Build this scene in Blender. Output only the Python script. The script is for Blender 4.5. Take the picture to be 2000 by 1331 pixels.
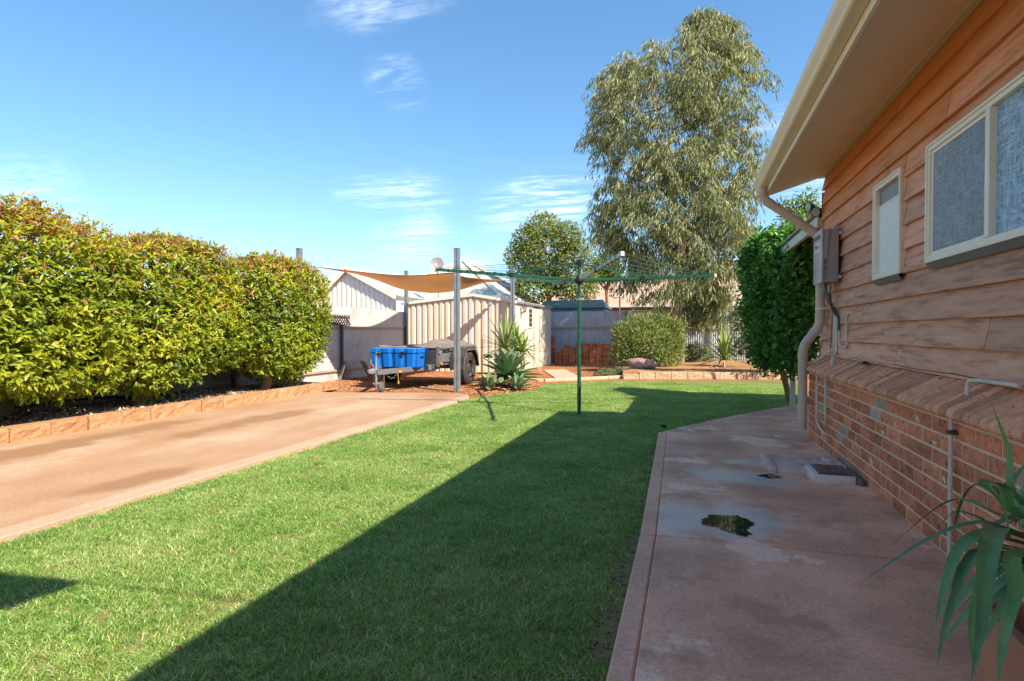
import bpy, bmesh, math, random
import numpy as np
from mathutils import Vector, Matrix, noise as mnoise

for o in list(bpy.data.objects): bpy.data.objects.remove(o)
S = bpy.context.scene
COL = S.collection
R = math.radians
random.seed(7); RNG = np.random.default_rng(7)

# ------------------------------------------------------------------ camera, sky, sun, exposure
F = 1111.0; CAMH = 1.13; YAW = R(17.16); PITCH = R(0.902)
cam = bpy.data.cameras.new('camera'); camo = bpy.data.objects.new('camera', cam); COL.objects.link(camo)
cam.sensor_width = 36; cam.lens = 20; cam.clip_start = .05; cam.clip_end = 2000
camo.location = (0, 0, CAMH); camo.rotation_euler = (R(90) - PITCH, 0, YAW)
S.camera = camo
S.render.resolution_x = 1024; S.render.resolution_y = 681
SUNV = Vector((.885, -.46, 1)).normalized()          # towards the sun
sun = bpy.data.lights.new('sun', 'SUN'); suno = bpy.data.objects.new('sun', sun); COL.objects.link(suno)
sun.energy = 2.0; sun.angle = R(.53); sun.color = (1, .88, .70)
suno.rotation_euler = SUNV.to_track_quat('Z', 'Y').to_euler()
W = bpy.data.worlds.new('World'); S.world = W; W.use_nodes = True
def build_world():
    nt = W.node_tree; nt.nodes.clear(); N = nt.nodes.new; L = nt.links.new
    out = N('ShaderNodeOutputWorld'); bg = N('ShaderNodeBackground'); bg.inputs[1].default_value = .058
    sky = N('ShaderNodeTexSky'); sky.sky_type = 'NISHITA'; sky.sun_disc = False
    sky.sun_elevation = math.asin(SUNV.z); sky.sun_rotation = math.atan2(SUNV.x, SUNV.y)
    sky.altitude = 350; sky.air_density = 1.0; sky.dust_density = .2; sky.ozone_density = 2.0
    hsv = N('ShaderNodeHueSaturation'); hsv.inputs['Saturation'].default_value = 1.2; hsv.inputs['Hue'].default_value = .498
    gm = N('ShaderNodeGamma'); gm.inputs[1].default_value = .84; gs_ = N('ShaderNodeMix'); gs_.data_type = 'RGBA'; gs_.blend_type = 'MULTIPLY'; gs_.inputs[0].default_value = 1; gs_.inputs[7].default_value = (.97, 1.05, 1.10, 1)
    L(sky.outputs[0], gm.inputs[0]); L(gm.outputs[0], gs_.inputs[6]); L(gs_.outputs[2], hsv.inputs['Color'])
    # thin cirrus: noise on a flat layer high above (direction projected on a plane), same everywhere
    tc = N('ShaderNodeTexCoord'); sep = N('ShaderNodeSeparateXYZ'); L(tc.outputs['Generated'], sep.inputs[0])
    mx = N('ShaderNodeMath'); mx.operation = 'MAXIMUM'; L(sep.outputs[2], mx.inputs[0]); mx.inputs[1].default_value = .04
    comb = N('ShaderNodeCombineXYZ')
    for i in (0, 1):
        d = N('ShaderNodeMath'); d.operation = 'DIVIDE'; L(sep.outputs[i], d.inputs[0]); L(mx.outputs[0], d.inputs[1]); L(d.outputs[0], comb.inputs[i])
    def ns(scale, det, off, rot, sc, rough=.55, dist=0):
        m = N('ShaderNodeMapping'); m.inputs['Location'].default_value = off; m.inputs['Rotation'].default_value = (0, 0, rot); m.inputs['Scale'].default_value = sc
        n = N('ShaderNodeTexNoise'); n.inputs['Scale'].default_value = scale; n.inputs['Detail'].default_value = det; n.inputs['Roughness'].default_value = rough; n.inputs['Distortion'].default_value = dist
        L(comb.outputs[0], m.inputs[0]); L(m.outputs[0], n.inputs[0]); return n
    def ramp(n, a, b):
        r = N('ShaderNodeMapRange'); r.inputs[1].default_value = a; r.inputs[2].default_value = b; L(n.outputs[0], r.inputs[0]); return r
    tn = N('ShaderNodeVectorMath'); tn.operation = 'NORMALIZE'; L(tc.outputs['Generated'], tn.inputs[0])
    wob = N('ShaderNodeTexNoise'); wob.inputs['Scale'].default_value = 7; wob.inputs['Detail'].default_value = 4; L(tc.outputs['Generated'], wob.inputs[0])
    # (azimuth, elevation, half width, half height, tilt) of each cirrus patch, all round the sky
    rg0 = random.Random(21); acc = None
    patches = [(28.5, 13.5, 6.5, 2.4, .05, .8), (13.5, 12.6, 7.5, 3.6, -.1, 1), (27, 9, 5, 3.0, -.4, .75), (14, 6.3, 6, 1.8, .3, .7), (28, 23, 3.2, 2.4, .1, .8), (28, 30, 8, 2.6, -.25, .6), (3, 14.5, 5, .9, .35, .6), (21, 7.0, 3, 1.3, .3, .6)]
    patches += [(rg0.uniform(60, 340), rg0.uniform(6, 50), rg0.uniform(4, 10), rg0.uniform(1.5, 4), rg0.uniform(-.4, .4), rg0.uniform(.5, 1)) for _ in range(8)]
    for (az, el, hw, hh, tl, am) in patches:
        az, el = R(az), R(el); c = Vector((-math.sin(az) * math.cos(el), math.cos(az) * math.cos(el), math.sin(el))); e1 = Vector((math.cos(az), math.sin(az), 0)); e2 = e1.cross(c).normalized() * -1
        u = (e1 * math.cos(tl) + e2 * math.sin(tl)) / math.tan(R(hw)); v = (e2 * math.cos(tl) - e1 * math.sin(tl)) / math.tan(R(hh)); ds = []
        for w in (u, v, c):
            d = N('ShaderNodeVectorMath'); d.operation = 'DOT_PRODUCT'; L(tn.outputs[0], d.inputs[0]); d.inputs[1].default_value = w; ds.append(d)
        cv = N('ShaderNodeCombineXYZ'); L(ds[0].outputs['Value'], cv.inputs[0]); L(ds[1].outputs['Value'], cv.inputs[1]); ln = N('ShaderNodeVectorMath'); ln.operation = 'LENGTH'; L(cv.outputs[0], ln.inputs[0])
        ad = N('ShaderNodeMath'); ad.operation = 'MULTIPLY_ADD'; L(wob.outputs[0], ad.inputs[0]); ad.inputs[1].default_value = 1.6; L(ln.outputs['Value'], ad.inputs[2])
        mr = N('ShaderNodeMapRange'); mr.interpolation_type = 'SMOOTHSTEP'; mr.inputs[1].default_value = 1.9; mr.inputs[2].default_value = .9; mr.inputs[4].default_value = am; L(ad.outputs[0], mr.inputs[0])
        fr = N('ShaderNodeMath'); fr.operation = 'GREATER_THAN'; L(ds[2].outputs['Value'], fr.inputs[0]); fr.inputs[1].default_value = .3; ml = N('ShaderNodeMath'); ml.operation = 'MULTIPLY'; L(mr.outputs[0], ml.inputs[0]); L(fr.outputs[0], ml.inputs[1])
        if acc is None: acc = ml
        else: m_ = N('ShaderNodeMath'); m_.operation = 'MAXIMUM'; L(acc.outputs[0], m_.inputs[0]); L(ml.outputs[0], m_.inputs[1]); acc = m_
    gn = N('ShaderNodeTexNoise'); gn.inputs['Scale'].default_value = 2.3; gn.inputs['Detail'].default_value = 3; gm_ = N('ShaderNodeMapping'); gm_.inputs['Location'].default_value = (4.2, 1.1, 2.7); L(tn.outputs[0], gm_.inputs[0]); L(gm_.outputs[0], gn.inputs[0])
    gr = N('ShaderNodeMapRange'); gr.inputs[1].default_value = .60; gr.inputs[2].default_value = .74; L(gn.outputs[0], gr.inputs[0]); m_ = N('ShaderNodeMath'); m_.operation = 'MAXIMUM'; L(acc.outputs[0], m_.inputs[0]); L(gr.outputs[0], m_.inputs[1]); big = m_
    fib = ramp(ns(1.6, 9, (0, 5, 2), .55, (1, 3.2, 1), .62, .5), .40, .78)
    fine = ramp(ns(9, 6, (0, 1, 7), -.4, (1, 2.6, 1), .7, .3), .3, .75)
    m1 = N('ShaderNodeMath'); m1.operation = 'MULTIPLY'; L(big.outputs[0], m1.inputs[0]); L(fib.outputs[0], m1.inputs[1])
    m2 = N('ShaderNodeMath'); m2.operation = 'MULTIPLY'; L(m1.outputs[0], m2.inputs[0]); L(fine.outputs[0], m2.inputs[1])
    m3 = N('ShaderNodeMath'); m3.operation = 'MULTIPLY'; m3.use_clamp = True; L(m2.outputs[0], m3.inputs[0]); m3.inputs[1].default_value = 2.0
    mix = N('ShaderNodeMix'); mix.data_type = 'RGBA'; L(m3.outputs[0], mix.inputs[0]); L(hsv.outputs[0], mix.inputs[6])
    mix.inputs[7].default_value = (6.2, 6.6, 7.0, 1)
    L(mix.outputs[2], bg.inputs[0]); L(bg.outputs[0], out.inputs[0])
build_world()
S.view_settings.view_transform = 'Standard'; S.view_settings.look = 'None'; S.view_settings.gamma = 1
S.view_settings.exposure = 2.28
S.render.engine = 'CYCLES'
S.cycles.max_bounces = 10; S.cycles.diffuse_bounces = 8; S.cycles.transparent_max_bounces = 8

# ------------------------------------------------------------------ pixel of the photograph -> point of the place
_f = Vector((-math.sin(YAW) * math.cos(PITCH), math.cos(YAW) * math.cos(PITCH), -math.sin(PITCH)))
_r = Vector((math.cos(YAW), math.sin(YAW), 0)); _u = _r.cross(_f)
CAM = Vector((0, 0, CAMH))
def ray(px, py): return _f + _r * ((px - 1000) / F) - _u * ((py - 665.5) / F)
def G(px, py, z=0.0):
    d = ray(px, py); return CAM + d * ((z - CAMH) / d.z)
def D(px, py, depth): return CAM + ray(px, py) * depth
def PX(px, py, X):
    d = ray(px, py); return CAM + d * (X / d.x)
def PY(px, py, Y):
    d = ray(px, py); return CAM + d * (Y / d.y)
GZ = -.05                                              # level of lawn soil and dirt; the slabs' tops are at 0

# ------------------------------------------------------------------ object helpers
ORG = {}
def tag(o, label, cat, group=None):
    o['label'] = label; o['category'] = cat
    if group: o['group'] = group
    return o
def root(name, label, cat, loc, group=None):
    o = bpy.data.objects.new(name, None); COL.objects.link(o); o.location = loc; o.empty_display_size = .1
    ORG[o.name] = Vector(loc); return tag(o, label, cat, group)
def org(p): return ORG[p.name] if p is not None else Vector((0, 0, 0))
def link(name, me, parent=None, loc=None, mat=None, rot=None):
    o = bpy.data.objects.new(name, me); COL.objects.link(o)
    if mat is not None and not me.materials: me.materials.append(mat)
    if parent is not None: o.parent = parent
    if loc is not None: o.location = Vector(loc) - org(parent)
    if rot is not None: o.rotation_euler = rot
    ORG[o.name] = org(parent) if loc is None else Vector(loc)
    return o
def np_mesh(name, V, T, vals=None, smooth=False):
    V = np.asarray(V, np.float32); T = np.asarray(T, np.int32); k = T.shape[1]
    me = bpy.data.meshes.new(name); me.vertices.add(len(V)); me.vertices.foreach_set('co', V.ravel())
    me.loops.add(T.size); me.loops.foreach_set('vertex_index', T.ravel())
    me.polygons.add(len(T)); me.polygons.foreach_set('loop_start', np.arange(0, T.size, k, dtype=np.int32))
    if smooth: me.polygons.foreach_set('use_smooth', np.ones(len(T), bool))
    me.update(calc_edges=True)
    if vals is not None:
        a = me.attributes.new('v', 'FLOAT', 'POINT'); a.data.foreach_set('value', np.asarray(vals, np.float32))
    return me
class MB:
    def __init__(s): s.v = []; s.f = []
    def add(s, vs, fs):
        b = len(s.v); s.v += [tuple(v) for v in vs]; s.f += [tuple(i + b for i in f) for f in fs]; return s
    def box(s, a, b):
        x0, y0, z0 = a; x1, y1, z1 = b
        x0, x1 = min(x0, x1), max(x0, x1); y0, y1 = min(y0, y1), max(y0, y1); z0, z1 = min(z0, z1), max(z0, z1)
        return s.add([(x0, y0, z0), (x1, y0, z0), (x1, y1, z0), (x0, y1, z0), (x0, y0, z1), (x1, y0, z1), (x1, y1, z1), (x0, y1, z1)],
                     [(0, 3, 2, 1), (4, 5, 6, 7), (0, 1, 5, 4), (1, 2, 6, 5), (2, 3, 7, 6), (3, 0, 4, 7)])
    def bar(s, p, q, w, h, up=(0, 0, 1)):
        p = Vector(p); q = Vector(q); d = (q - p).normalized(); up = Vector(up)
        if abs(d.dot(up)) > .95: up = Vector((0, 1, 0))
        a = d.cross(up).normalized() * (w / 2); b = a.cross(d).normalized() * (h / 2)
        vs = [c + o for c in (p, q) for o in (-a - b, a - b, a + b, -a + b)]
        return s.add(vs, [(0, 1, 2, 3), (7, 6, 5, 4), (0, 4, 5, 1), (1, 5, 6, 2), (2, 6, 7, 3), (3, 7, 4, 0)])
    def tube(s, pts, r, n=8, cap=True):
        pts = [Vector(p) for p in pts]; m = len(pts)
        rs = r if isinstance(r, (list, tuple)) else [r] * m
        t0 = (pts[1] - pts[0]).normalized(); a = t0.orthogonal().normalized(); vs = []
        for i, p in enumerate(pts):
            t = (pts[min(i + 1, m - 1)] - pts[max(i - 1, 0)]).normalized()
            a = (a - t * a.dot(t)).normalized(); b = t.cross(a)
            for k in range(n):
                an = 2 * math.pi * k / n; vs.append(p + (a * math.cos(an) + b * math.sin(an)) * rs[i])
        fs = [(i * n + k, i * n + (k + 1) % n, (i + 1) * n + (k + 1) % n, (i + 1) * n + k) for i in range(m - 1) for k in range(n)]
        if cap: fs += [tuple(range(n - 1, -1, -1)), tuple(range((m - 1) * n, m * n))]
        return s.add(vs, fs)
    def lathe(s, c, axis, prof, n=20):
        """prof: (distance along axis, radius)"""
        c = Vector(c); t = Vector(axis).normalized(); a = t.orthogonal().normalized(); b = t.cross(a); vs = []
        for (h, r) in prof:
            for k in range(n):
                an = 2 * math.pi * k / n; vs.append(c + t * h + (a * math.cos(an) + b * math.sin(an)) * max(r, 1e-4))
        m = len(prof)
        fs = [(i * n + k, i * n + (k + 1) % n, (i + 1) * n + (k + 1) % n, (i + 1) * n + k) for i in range(m - 1) for k in range(n)]
        return s.add(vs, fs)
    def prism(s, poly, z0, z1):
        n = len(poly); vs = [(p[0], p[1], z0) for p in poly] + [(p[0], p[1], z1) for p in poly]
        return s.add(vs, [tuple(range(n - 1, -1, -1)), tuple(range(n, 2 * n))] + [(i, (i + 1) % n, n + (i + 1) % n, n + i) for i in range(n)])
    def extr(s, prof, p0, p1, ax):
        """profile of points (Vectors) swept by vector from p0 to p1"""
        n = len(prof); vs = [Vector(v) + Vector(p0) for v in prof] + [Vector(v) + Vector(p1) for v in prof]
        return s.add(vs, [tuple(range(n - 1, -1, -1)), tuple(range(n, 2 * n))] + [(i, (i + 1) % n, n + (i + 1) % n, n + i) for i in range(n)])
    def grid(s, fn, nu, nv):
        vs = [fn(i / nu, j / nv) for j in range(nv + 1) for i in range(nu + 1)]
        return s.add(vs, [(j * (nu + 1) + i, j * (nu + 1) + i + 1, (j + 1) * (nu + 1) + i + 1, (j + 1) * (nu + 1) + i) for j in range(nv) for i in range(nu)])
    def mesh(s, name, bevel=0, smooth=False, segs=1, off=(0, 0, 0), fix=True):
        me = bpy.data.meshes.new(name); o = Vector(off)
        me.from_pydata([tuple(Vector(v) - o) for v in s.v], [], s.f); bm = bmesh.new(); bm.from_mesh(me)
        if fix: bmesh.ops.recalc_face_normals(bm, faces=bm.faces)
        if bevel:
            es = [e for e in bm.edges if len(e.link_faces) == 2 and e.calc_face_angle(0) > .5]
            bmesh.ops.bevel(bm, geom=es, offset=bevel, segments=segs, affect='EDGES', profile=.5)
        if smooth:
            for f in bm.faces: f.smooth = True
            for e in bm.edges:
                if len(e.link_faces) == 2 and e.calc_face_angle(0) > .7: e.smooth = False
        bm.to_mesh(me); bm.free(); return me
    def build(s, name, mat, parent=None, bevel=0, smooth=False, segs=1, kind=None, fix=True):
        o = link(name, s.mesh(name, bevel, smooth, segs, org(parent), fix), parent, None, mat)
        if kind: o['kind'] = kind
        return o

# ------------------------------------------------------------------ materials (all procedural)
MATS = {}
def mat(name, c1, c2=None, scale=4, rough=.7, bump=.3, bscale=None, detail=6, metal=0, stretch=(1, 1, 1), rnd=0, spec=.4,
        lo=.35, hi=.65, bdist=.01, c3=None, c3scale=1, c3lo=.5, c3hi=.65, rvar=0, wave=None, world=False, coat=0):
    if name in MATS: return MATS[name]
    m = bpy.data.materials.new(name); m.use_nodes = True; nt = m.node_tree; N = nt.nodes.new; L = nt.links.new
    b = nt.nodes['Principled BSDF']; b.inputs['Roughness'].default_value = rough; b.inputs['Metallic'].default_value = metal
    b.inputs['Specular IOR Level'].default_value = spec; b.inputs['Coat Weight'].default_value = coat
    if world: vec = N('ShaderNodeNewGeometry').outputs['Position']
    else:
        tc = N('ShaderNodeTexCoord'); oi = N('ShaderNodeObjectInfo'); ml = N('ShaderNodeMath'); ml.operation = 'MULTIPLY'; ml.inputs[1].default_value = 53.0
        L(oi.outputs['Random'], ml.inputs[0]); va = N('ShaderNodeVectorMath'); va.operation = 'ADD'; L(tc.outputs['Object'], va.inputs[0]); L(ml.outputs[0], va.inputs[1]); vec = va.outputs[0]
    mp = N('ShaderNodeMapping'); mp.inputs['Scale'].default_value = stretch; L(vec, mp.inputs[0])
    def nz(sc, det, ro=.6):
        n = N('ShaderNodeTexNoise'); n.inputs['Scale'].default_value = sc; n.inputs['Detail'].default_value = det; n.inputs['Roughness'].default_value = ro; L(mp.outputs[0], n.inputs[0]); return n.outputs[0]
    def mr(x, a, c, d=0, e=1):
        r = N('ShaderNodeMapRange'); r.inputs[1].default_value = a; r.inputs[2].default_value = c; r.inputs[3].default_value = d; r.inputs[4].default_value = e; L(x, r.inputs[0]); return r.outputs[0]
    def mixc(fac, A, B):
        x = N('ShaderNodeMix'); x.data_type = 'RGBA'; L(fac, x.inputs[0])
        for i, c in ((6, A), (7, B)):
            if isinstance(c, tuple): x.inputs[i].default_value = (*c, 1)
            else: L(c, x.inputs[i])
        return x.outputs[2]
    n1 = nz(scale, detail); c2 = c2 or tuple(x * .75 for x in c1)
    col = mixc(mr(n1, lo, hi), c1, c2)
    if c3: col = mixc(mr(nz(c3scale, 8, .65), c3lo, c3hi), col, c3)
    if rnd and not world:
        h = N('ShaderNodeHueSaturation'); L(col, h.inputs['Color']); L(mr(oi.outputs['Random'], 0, 1, 1 - rnd, 1 + rnd), h.inputs['Value']); col = h.outputs[0]
    L(col, b.inputs['Base Color'])
    if rvar: L(mr(n1, .3, .7, rough - rvar, rough + rvar), b.inputs['Roughness'])
    if bump:
        bp = N('ShaderNodeBump'); bp.inputs['Strength'].default_value = bump; bp.inputs['Distance'].default_value = bdist
        hgt = nz(bscale or scale * 5, 5, .65)
        if wave:
            w = N('ShaderNodeTexWave'); w.wave_type = 'BANDS'; w.bands_direction = wave[0]; w.inputs['Scale'].default_value = wave[1]; L(vec, w.inputs[0])
            hgt = w.outputs[1]
        L(hgt, bp.inputs['Height']); L(bp.outputs[0], b.inputs['Normal'])
    MATS[name] = m; return m
def leafmat(name, stops, rough=.45, trans=.35, tcol=None, spec=.5):
    m = bpy.data.materials.new(name); m.use_nodes = True; nt = m.node_tree; N = nt.nodes.new; L = nt.links.new
    b = nt.nodes['Principled BSDF']; out = nt.nodes['Material Output']; b.inputs['Roughness'].default_value = rough; b.inputs['Specular IOR Level'].default_value = spec
    at = N('ShaderNodeAttribute'); at.attribute_name = 'v'; cr = N('ShaderNodeValToRGB'); L(at.outputs['Fac'], cr.inputs[0])
    el = cr.color_ramp.elements
    while len(el) < len(stops): el.new(.5)
    for e, (p, c) in zip(el, stops): e.position = p; e.color = (*c, 1)
    L(cr.outputs[0], b.inputs['Base Color'])
    t = N('ShaderNodeBsdfTranslucent'); g = N('ShaderNodeMix'); g.data_type = 'RGBA'; g.blend_type = 'MULTIPLY'; g.inputs[0].default_value = 1
    L(cr.outputs[0], g.inputs[6]); g.inputs[7].default_value = (*(tcol or (1.5, 1.5, .6)), 1); L(g.outputs[2], t.inputs[0])
    ms = N('ShaderNodeMixShader'); ms.inputs[0].default_value = trans; L(b.outputs[0], ms.inputs[1]); L(t.outputs[0], ms.inputs[2]); L(ms.outputs[0], out.inputs[0])
    return m
def plain(name, c, rough=.5, metal=0, spec=.5, bump=.05, rnd=0): return mat(name, c, tuple(x * .85 for x in c), 6, rough, bump, 60, metal=metal, spec=spec, bdist=.002, rnd=rnd)

M_dirt = mat('red_dirt', (.36, .155, .065), (.25, .10, .042), 2.2, .95, .8, 26, spec=.1, bdist=.02, c3=(.42, .24, .13), c3scale=9, c3lo=.55, c3hi=.72, world=True)
M_bed = mat('bed_soil', (.24, .13, .075), (.13, .07, .04), 6, .95, .8, 30, spec=.1, bdist=.02, world=True)
M_sand = mat('sandy_soil', (.42, .24, .12), (.30, .15, .07), 3, .95, .8, 30, spec=.1, bdist=.02, world=True)
M_thatch = mat('lawn_soil', (.17, .21, .065), (.22, .17, .07), 5, .95, .6, 60, spec=.1, world=True)
M_galv = mat('galvanised_sheet', (.56, .55, .55), (.47, .46, .46), 3, .5, .1, 40, metal=.15, rnd=.06, c3=(.36, .33, .30), c3scale=1.6, c3lo=.55, c3hi=.75)
M_rail = mat('fence_rail_paint', (.42, .35, .26), (.32, .26, .19), 5, .6, .15)
M_bpost = plain('dark_post', (.05, .05, .055), .55)
M_cream = mat('cream_steel', (.70, .63, .52), (.66, .59, .48), 2, .5, .05, 50, rnd=.03)
M_creamw = mat('white_cream_steel', (.80, .77, .69), (.76, .73, .65), 2, .5, .05, 50, rnd=.03)
M_steel = mat('grey_post_steel', (.33, .36, .39), (.25, .28, .31), 8, .45, .1, 60, metal=.5)
M_trim = mat('cream_trim', (.82, .68, .49), (.78, .64, .46), 3, .4, .06, 60, spec=.5)
M_trim2 = mat('light_cream_trim', (.86, .76, .60), (.82, .72, .57), 3, .4, .06, 60)
M_soffit = mat('soffit_sheet', (.86, .68, .47), (.82, .64, .44), 2, .7, .06, 90)
M_pvc = mat('beige_pvc', (.62, .48, .37), (.56, .43, .33), 5, .4, .05, 60)
M_white = plain('white_pipe', (.70, .62, .52), .45)
M_mortar = mat('mortar', (.86, .62, .40), (.76, .53, .33), 14, .95, .7, 90, spec=.1, bdist=.006)
M_black = plain('black_plastic', (.012, .012, .014), .5)
M_rubber = mat('rubber', (.03, .026, .024), (.07, .05, .04), 8, .85, .5, 40)
M_green = mat('green_powdercoat', (.015, .10, .055), (.012, .075, .045), 10, .35, .05, 60)
M_timber = mat('grey_timber', (.30, .27, .24), (.2, .18, .16), 8, .8, .4, stretch=(1, 1, .2))

# ------------------------------------------------------------------ foliage helpers
def unit(a): return a / np.maximum(np.linalg.norm(a, axis=1, keepdims=True), 1e-6)
def leaf_mesh(name, P, A, NR, Ln, Wd, val, fold=.18, curl=.12, shape='diamond'):
    """leaf blades: base P, axis A, face normal NR, length, width, colour value"""
    n = len(P); A = unit(A); B = unit(np.cross(NR, A)); C = np.cross(A, B)
    Ln = np.asarray(Ln).reshape(-1, 1) * np.ones((n, 1)); Wd = np.asarray(Wd).reshape(-1, 1) * np.ones((n, 1))
    if shape == 'diamond':
        q = P + A * Ln * .42; tip = P + A * Ln - C * Ln * curl
        V = np.stack([P, q + B * Wd / 2 + C * Wd * fold, tip, q - B * Wd / 2 + C * Wd * fold], 1)
        T = np.array([[0, 1, 2], [0, 2, 3]]); k = 4
    else:
        q1 = P + A * Ln * .28; q2 = P + A * Ln * .68 - C * Ln * curl * .4; tip = P + A * Ln - C * Ln * curl; mid = P + A * Ln * .5 - C * (Ln * curl * .2 + Wd * fold)
        V = np.stack([P, q1 + B * Wd * .45, q2 + B * Wd * .42, tip, q2 - B * Wd * .42, q1 - B * Wd * .45, mid], 1)
        T = np.array([[0, 1, 6], [1, 2, 6], [2, 3, 6], [3, 4, 6], [4, 5, 6], [5, 0, 6]]); k = 7
    T = (T[None] + (np.arange(n) * k)[:, None, None]).reshape(-1, 3)
    return np_mesh(name, V.reshape(-1, 3), T, np.repeat(val, k))
def foliage(name, mt, parent, P, A, NR, Ln, Wd, val, **k):
    o = np.array(org(parent)); return link(name, leaf_mesh(name, P - o, A, NR, Ln, Wd, val, **k), parent, None, mt)
def rnd_dirs(n): return unit(RNG.normal(size=(n, 3)))
def nval(P, sc, seed=0.): return np.array([mnoise.noise(Vector((p[0] * sc + seed, p[1] * sc, p[2] * sc))) for p in P])
def inpoly(x, y, poly):
    c = np.zeros(len(x), bool); n = len(poly)
    for i in range(n):
        x0, y0 = poly[i][0], poly[i][1]; x1, y1 = poly[i - 1][0], poly[i - 1][1]
        c ^= ((y0 > y) != (y1 > y)) & (x < (x1 - x0) * (y - y0) / (y1 - y0 + 1e-12) + x0)
    return c
def scatter(poly, n):
    xs = [p[0] for p in poly]; ys = [p[1] for p in poly]
    x = RNG.uniform(min(xs), max(xs), n); y = RNG.uniform(min(ys), max(ys), n); k = inpoly(x, y, poly); return x[k], y[k]
def stones(name, poly, n, s0, s1, z, mt, parent=None, flat=.6):
    x, y = scatter(poly, n); n = len(x); s = RNG.uniform(s0, s1, n) * RNG.uniform(.6, 1, n)
    base = np.array([[1, 0, 0], [0, 1, 0], [-1, 0, 0], [0, -1, 0], [0, 0, 1], [0, 0, -.5]], float)
    V = base[None] * s[:, None, None] * RNG.uniform(.6, 1.3, (n, 6, 1)); V[:, :, 2] *= flat
    a = RNG.uniform(0, 6.28, n); c, d = np.cos(a), np.sin(a); X = V[:, :, 0] * c[:, None] - V[:, :, 1] * d[:, None]; Y = V[:, :, 0] * d[:, None] + V[:, :, 1] * c[:, None]
    V = np.stack([X + x[:, None], Y + y[:, None], V[:, :, 2] + z + s[:, None] * .2], 2)
    T = np.array([[0, 1, 4], [1, 2, 4], [2, 3, 4], [3, 0, 4], [1, 0, 5], [2, 1, 5], [3, 2, 5], [0, 3, 5]])
    T = (T[None] + (np.arange(n) * 6)[:, None, None]).reshape(-1, 3)
    o = link(name, np_mesh(name, V.reshape(-1, 3), T, np.repeat(RNG.random(n), 6)), parent, None, mt); o['kind'] = 'stuff'; return o
def valmat(name, stops, rough=.85):
    m = bpy.data.materials.new(name); m.use_nodes = True; nt = m.node_tree; N = nt.nodes.new; L = nt.links.new; b = nt.nodes['Principled BSDF']
    at = N('ShaderNodeAttribute'); at.attribute_name = 'v'; cr = N('ShaderNodeValToRGB'); L(at.outputs['Fac'], cr.inputs[0]); el = cr.color_ramp.elements
    while len(el) < len(stops): el.new(.5)
    for e, (p, c) in zip(el, stops): e.position = p; e.color = (*c, 1)
    L(cr.outputs[0], b.inputs['Base Color']); b.inputs['Roughness'].default_value = rough; b.inputs['Specular IOR Level'].default_value = .2; return m
def strap_leaf(mb, pts, w, fold=.25, up=(0, 0, 1), prof=None):
    """long blade through points, V section, tapering to the tip"""
    pts = [Vector(p) for p in pts]
    # Catmull-Rom resample
    q = [pts[0] * 2 - pts[1]] + pts + [pts[-1] * 2 - pts[-2]]; out = []
    for i in range(1, len(q) - 2):
        for k in range(4):
            t = k / 4; a, b, c, d = q[i - 1:i + 3]
            out.append(.5 * ((2 * b) + (c - a) * t + (2 * a - 5 * b + 4 * c - d) * t * t + (3 * b - a - 3 * c + d) * t ** 3))
    out.append(pts[-1]); m = len(out); vs = []; side = None
    for i, p in enumerate(out):
        t = (out[min(i + 1, m - 1)] - out[max(i - 1, 0)]).normalized(); s = i / (m - 1)
        b = t.cross(Vector(up))
        if b.length < .25: b = side.copy() if side is not None else t.orthogonal()
        b.normalize()
        if side is not None and b.dot(side) < 0: b = -b
        if side is not None: b = (b * .5 + side * .5).normalized()
        side = b; nrm = b.cross(t)
        ww = w * (prof(s) if prof else min(1, .55 + 2.2 * s) * (1 - s ** 2.6)) + .0008
        vs += [p - b * ww / 2 + nrm * ww * fold, p - b * ww * .22 + nrm * ww * fold * .35, p, p + b * ww * .22 + nrm * ww * fold * .35, p + b * ww / 2 + nrm * ww * fold]
    fs = [(i * 5 + k, i * 5 + k + 1, (i + 1) * 5 + k + 1, (i + 1) * 5 + k) for i in range(m - 1) for k in range(4)]
    mb.add(vs, fs)

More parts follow.
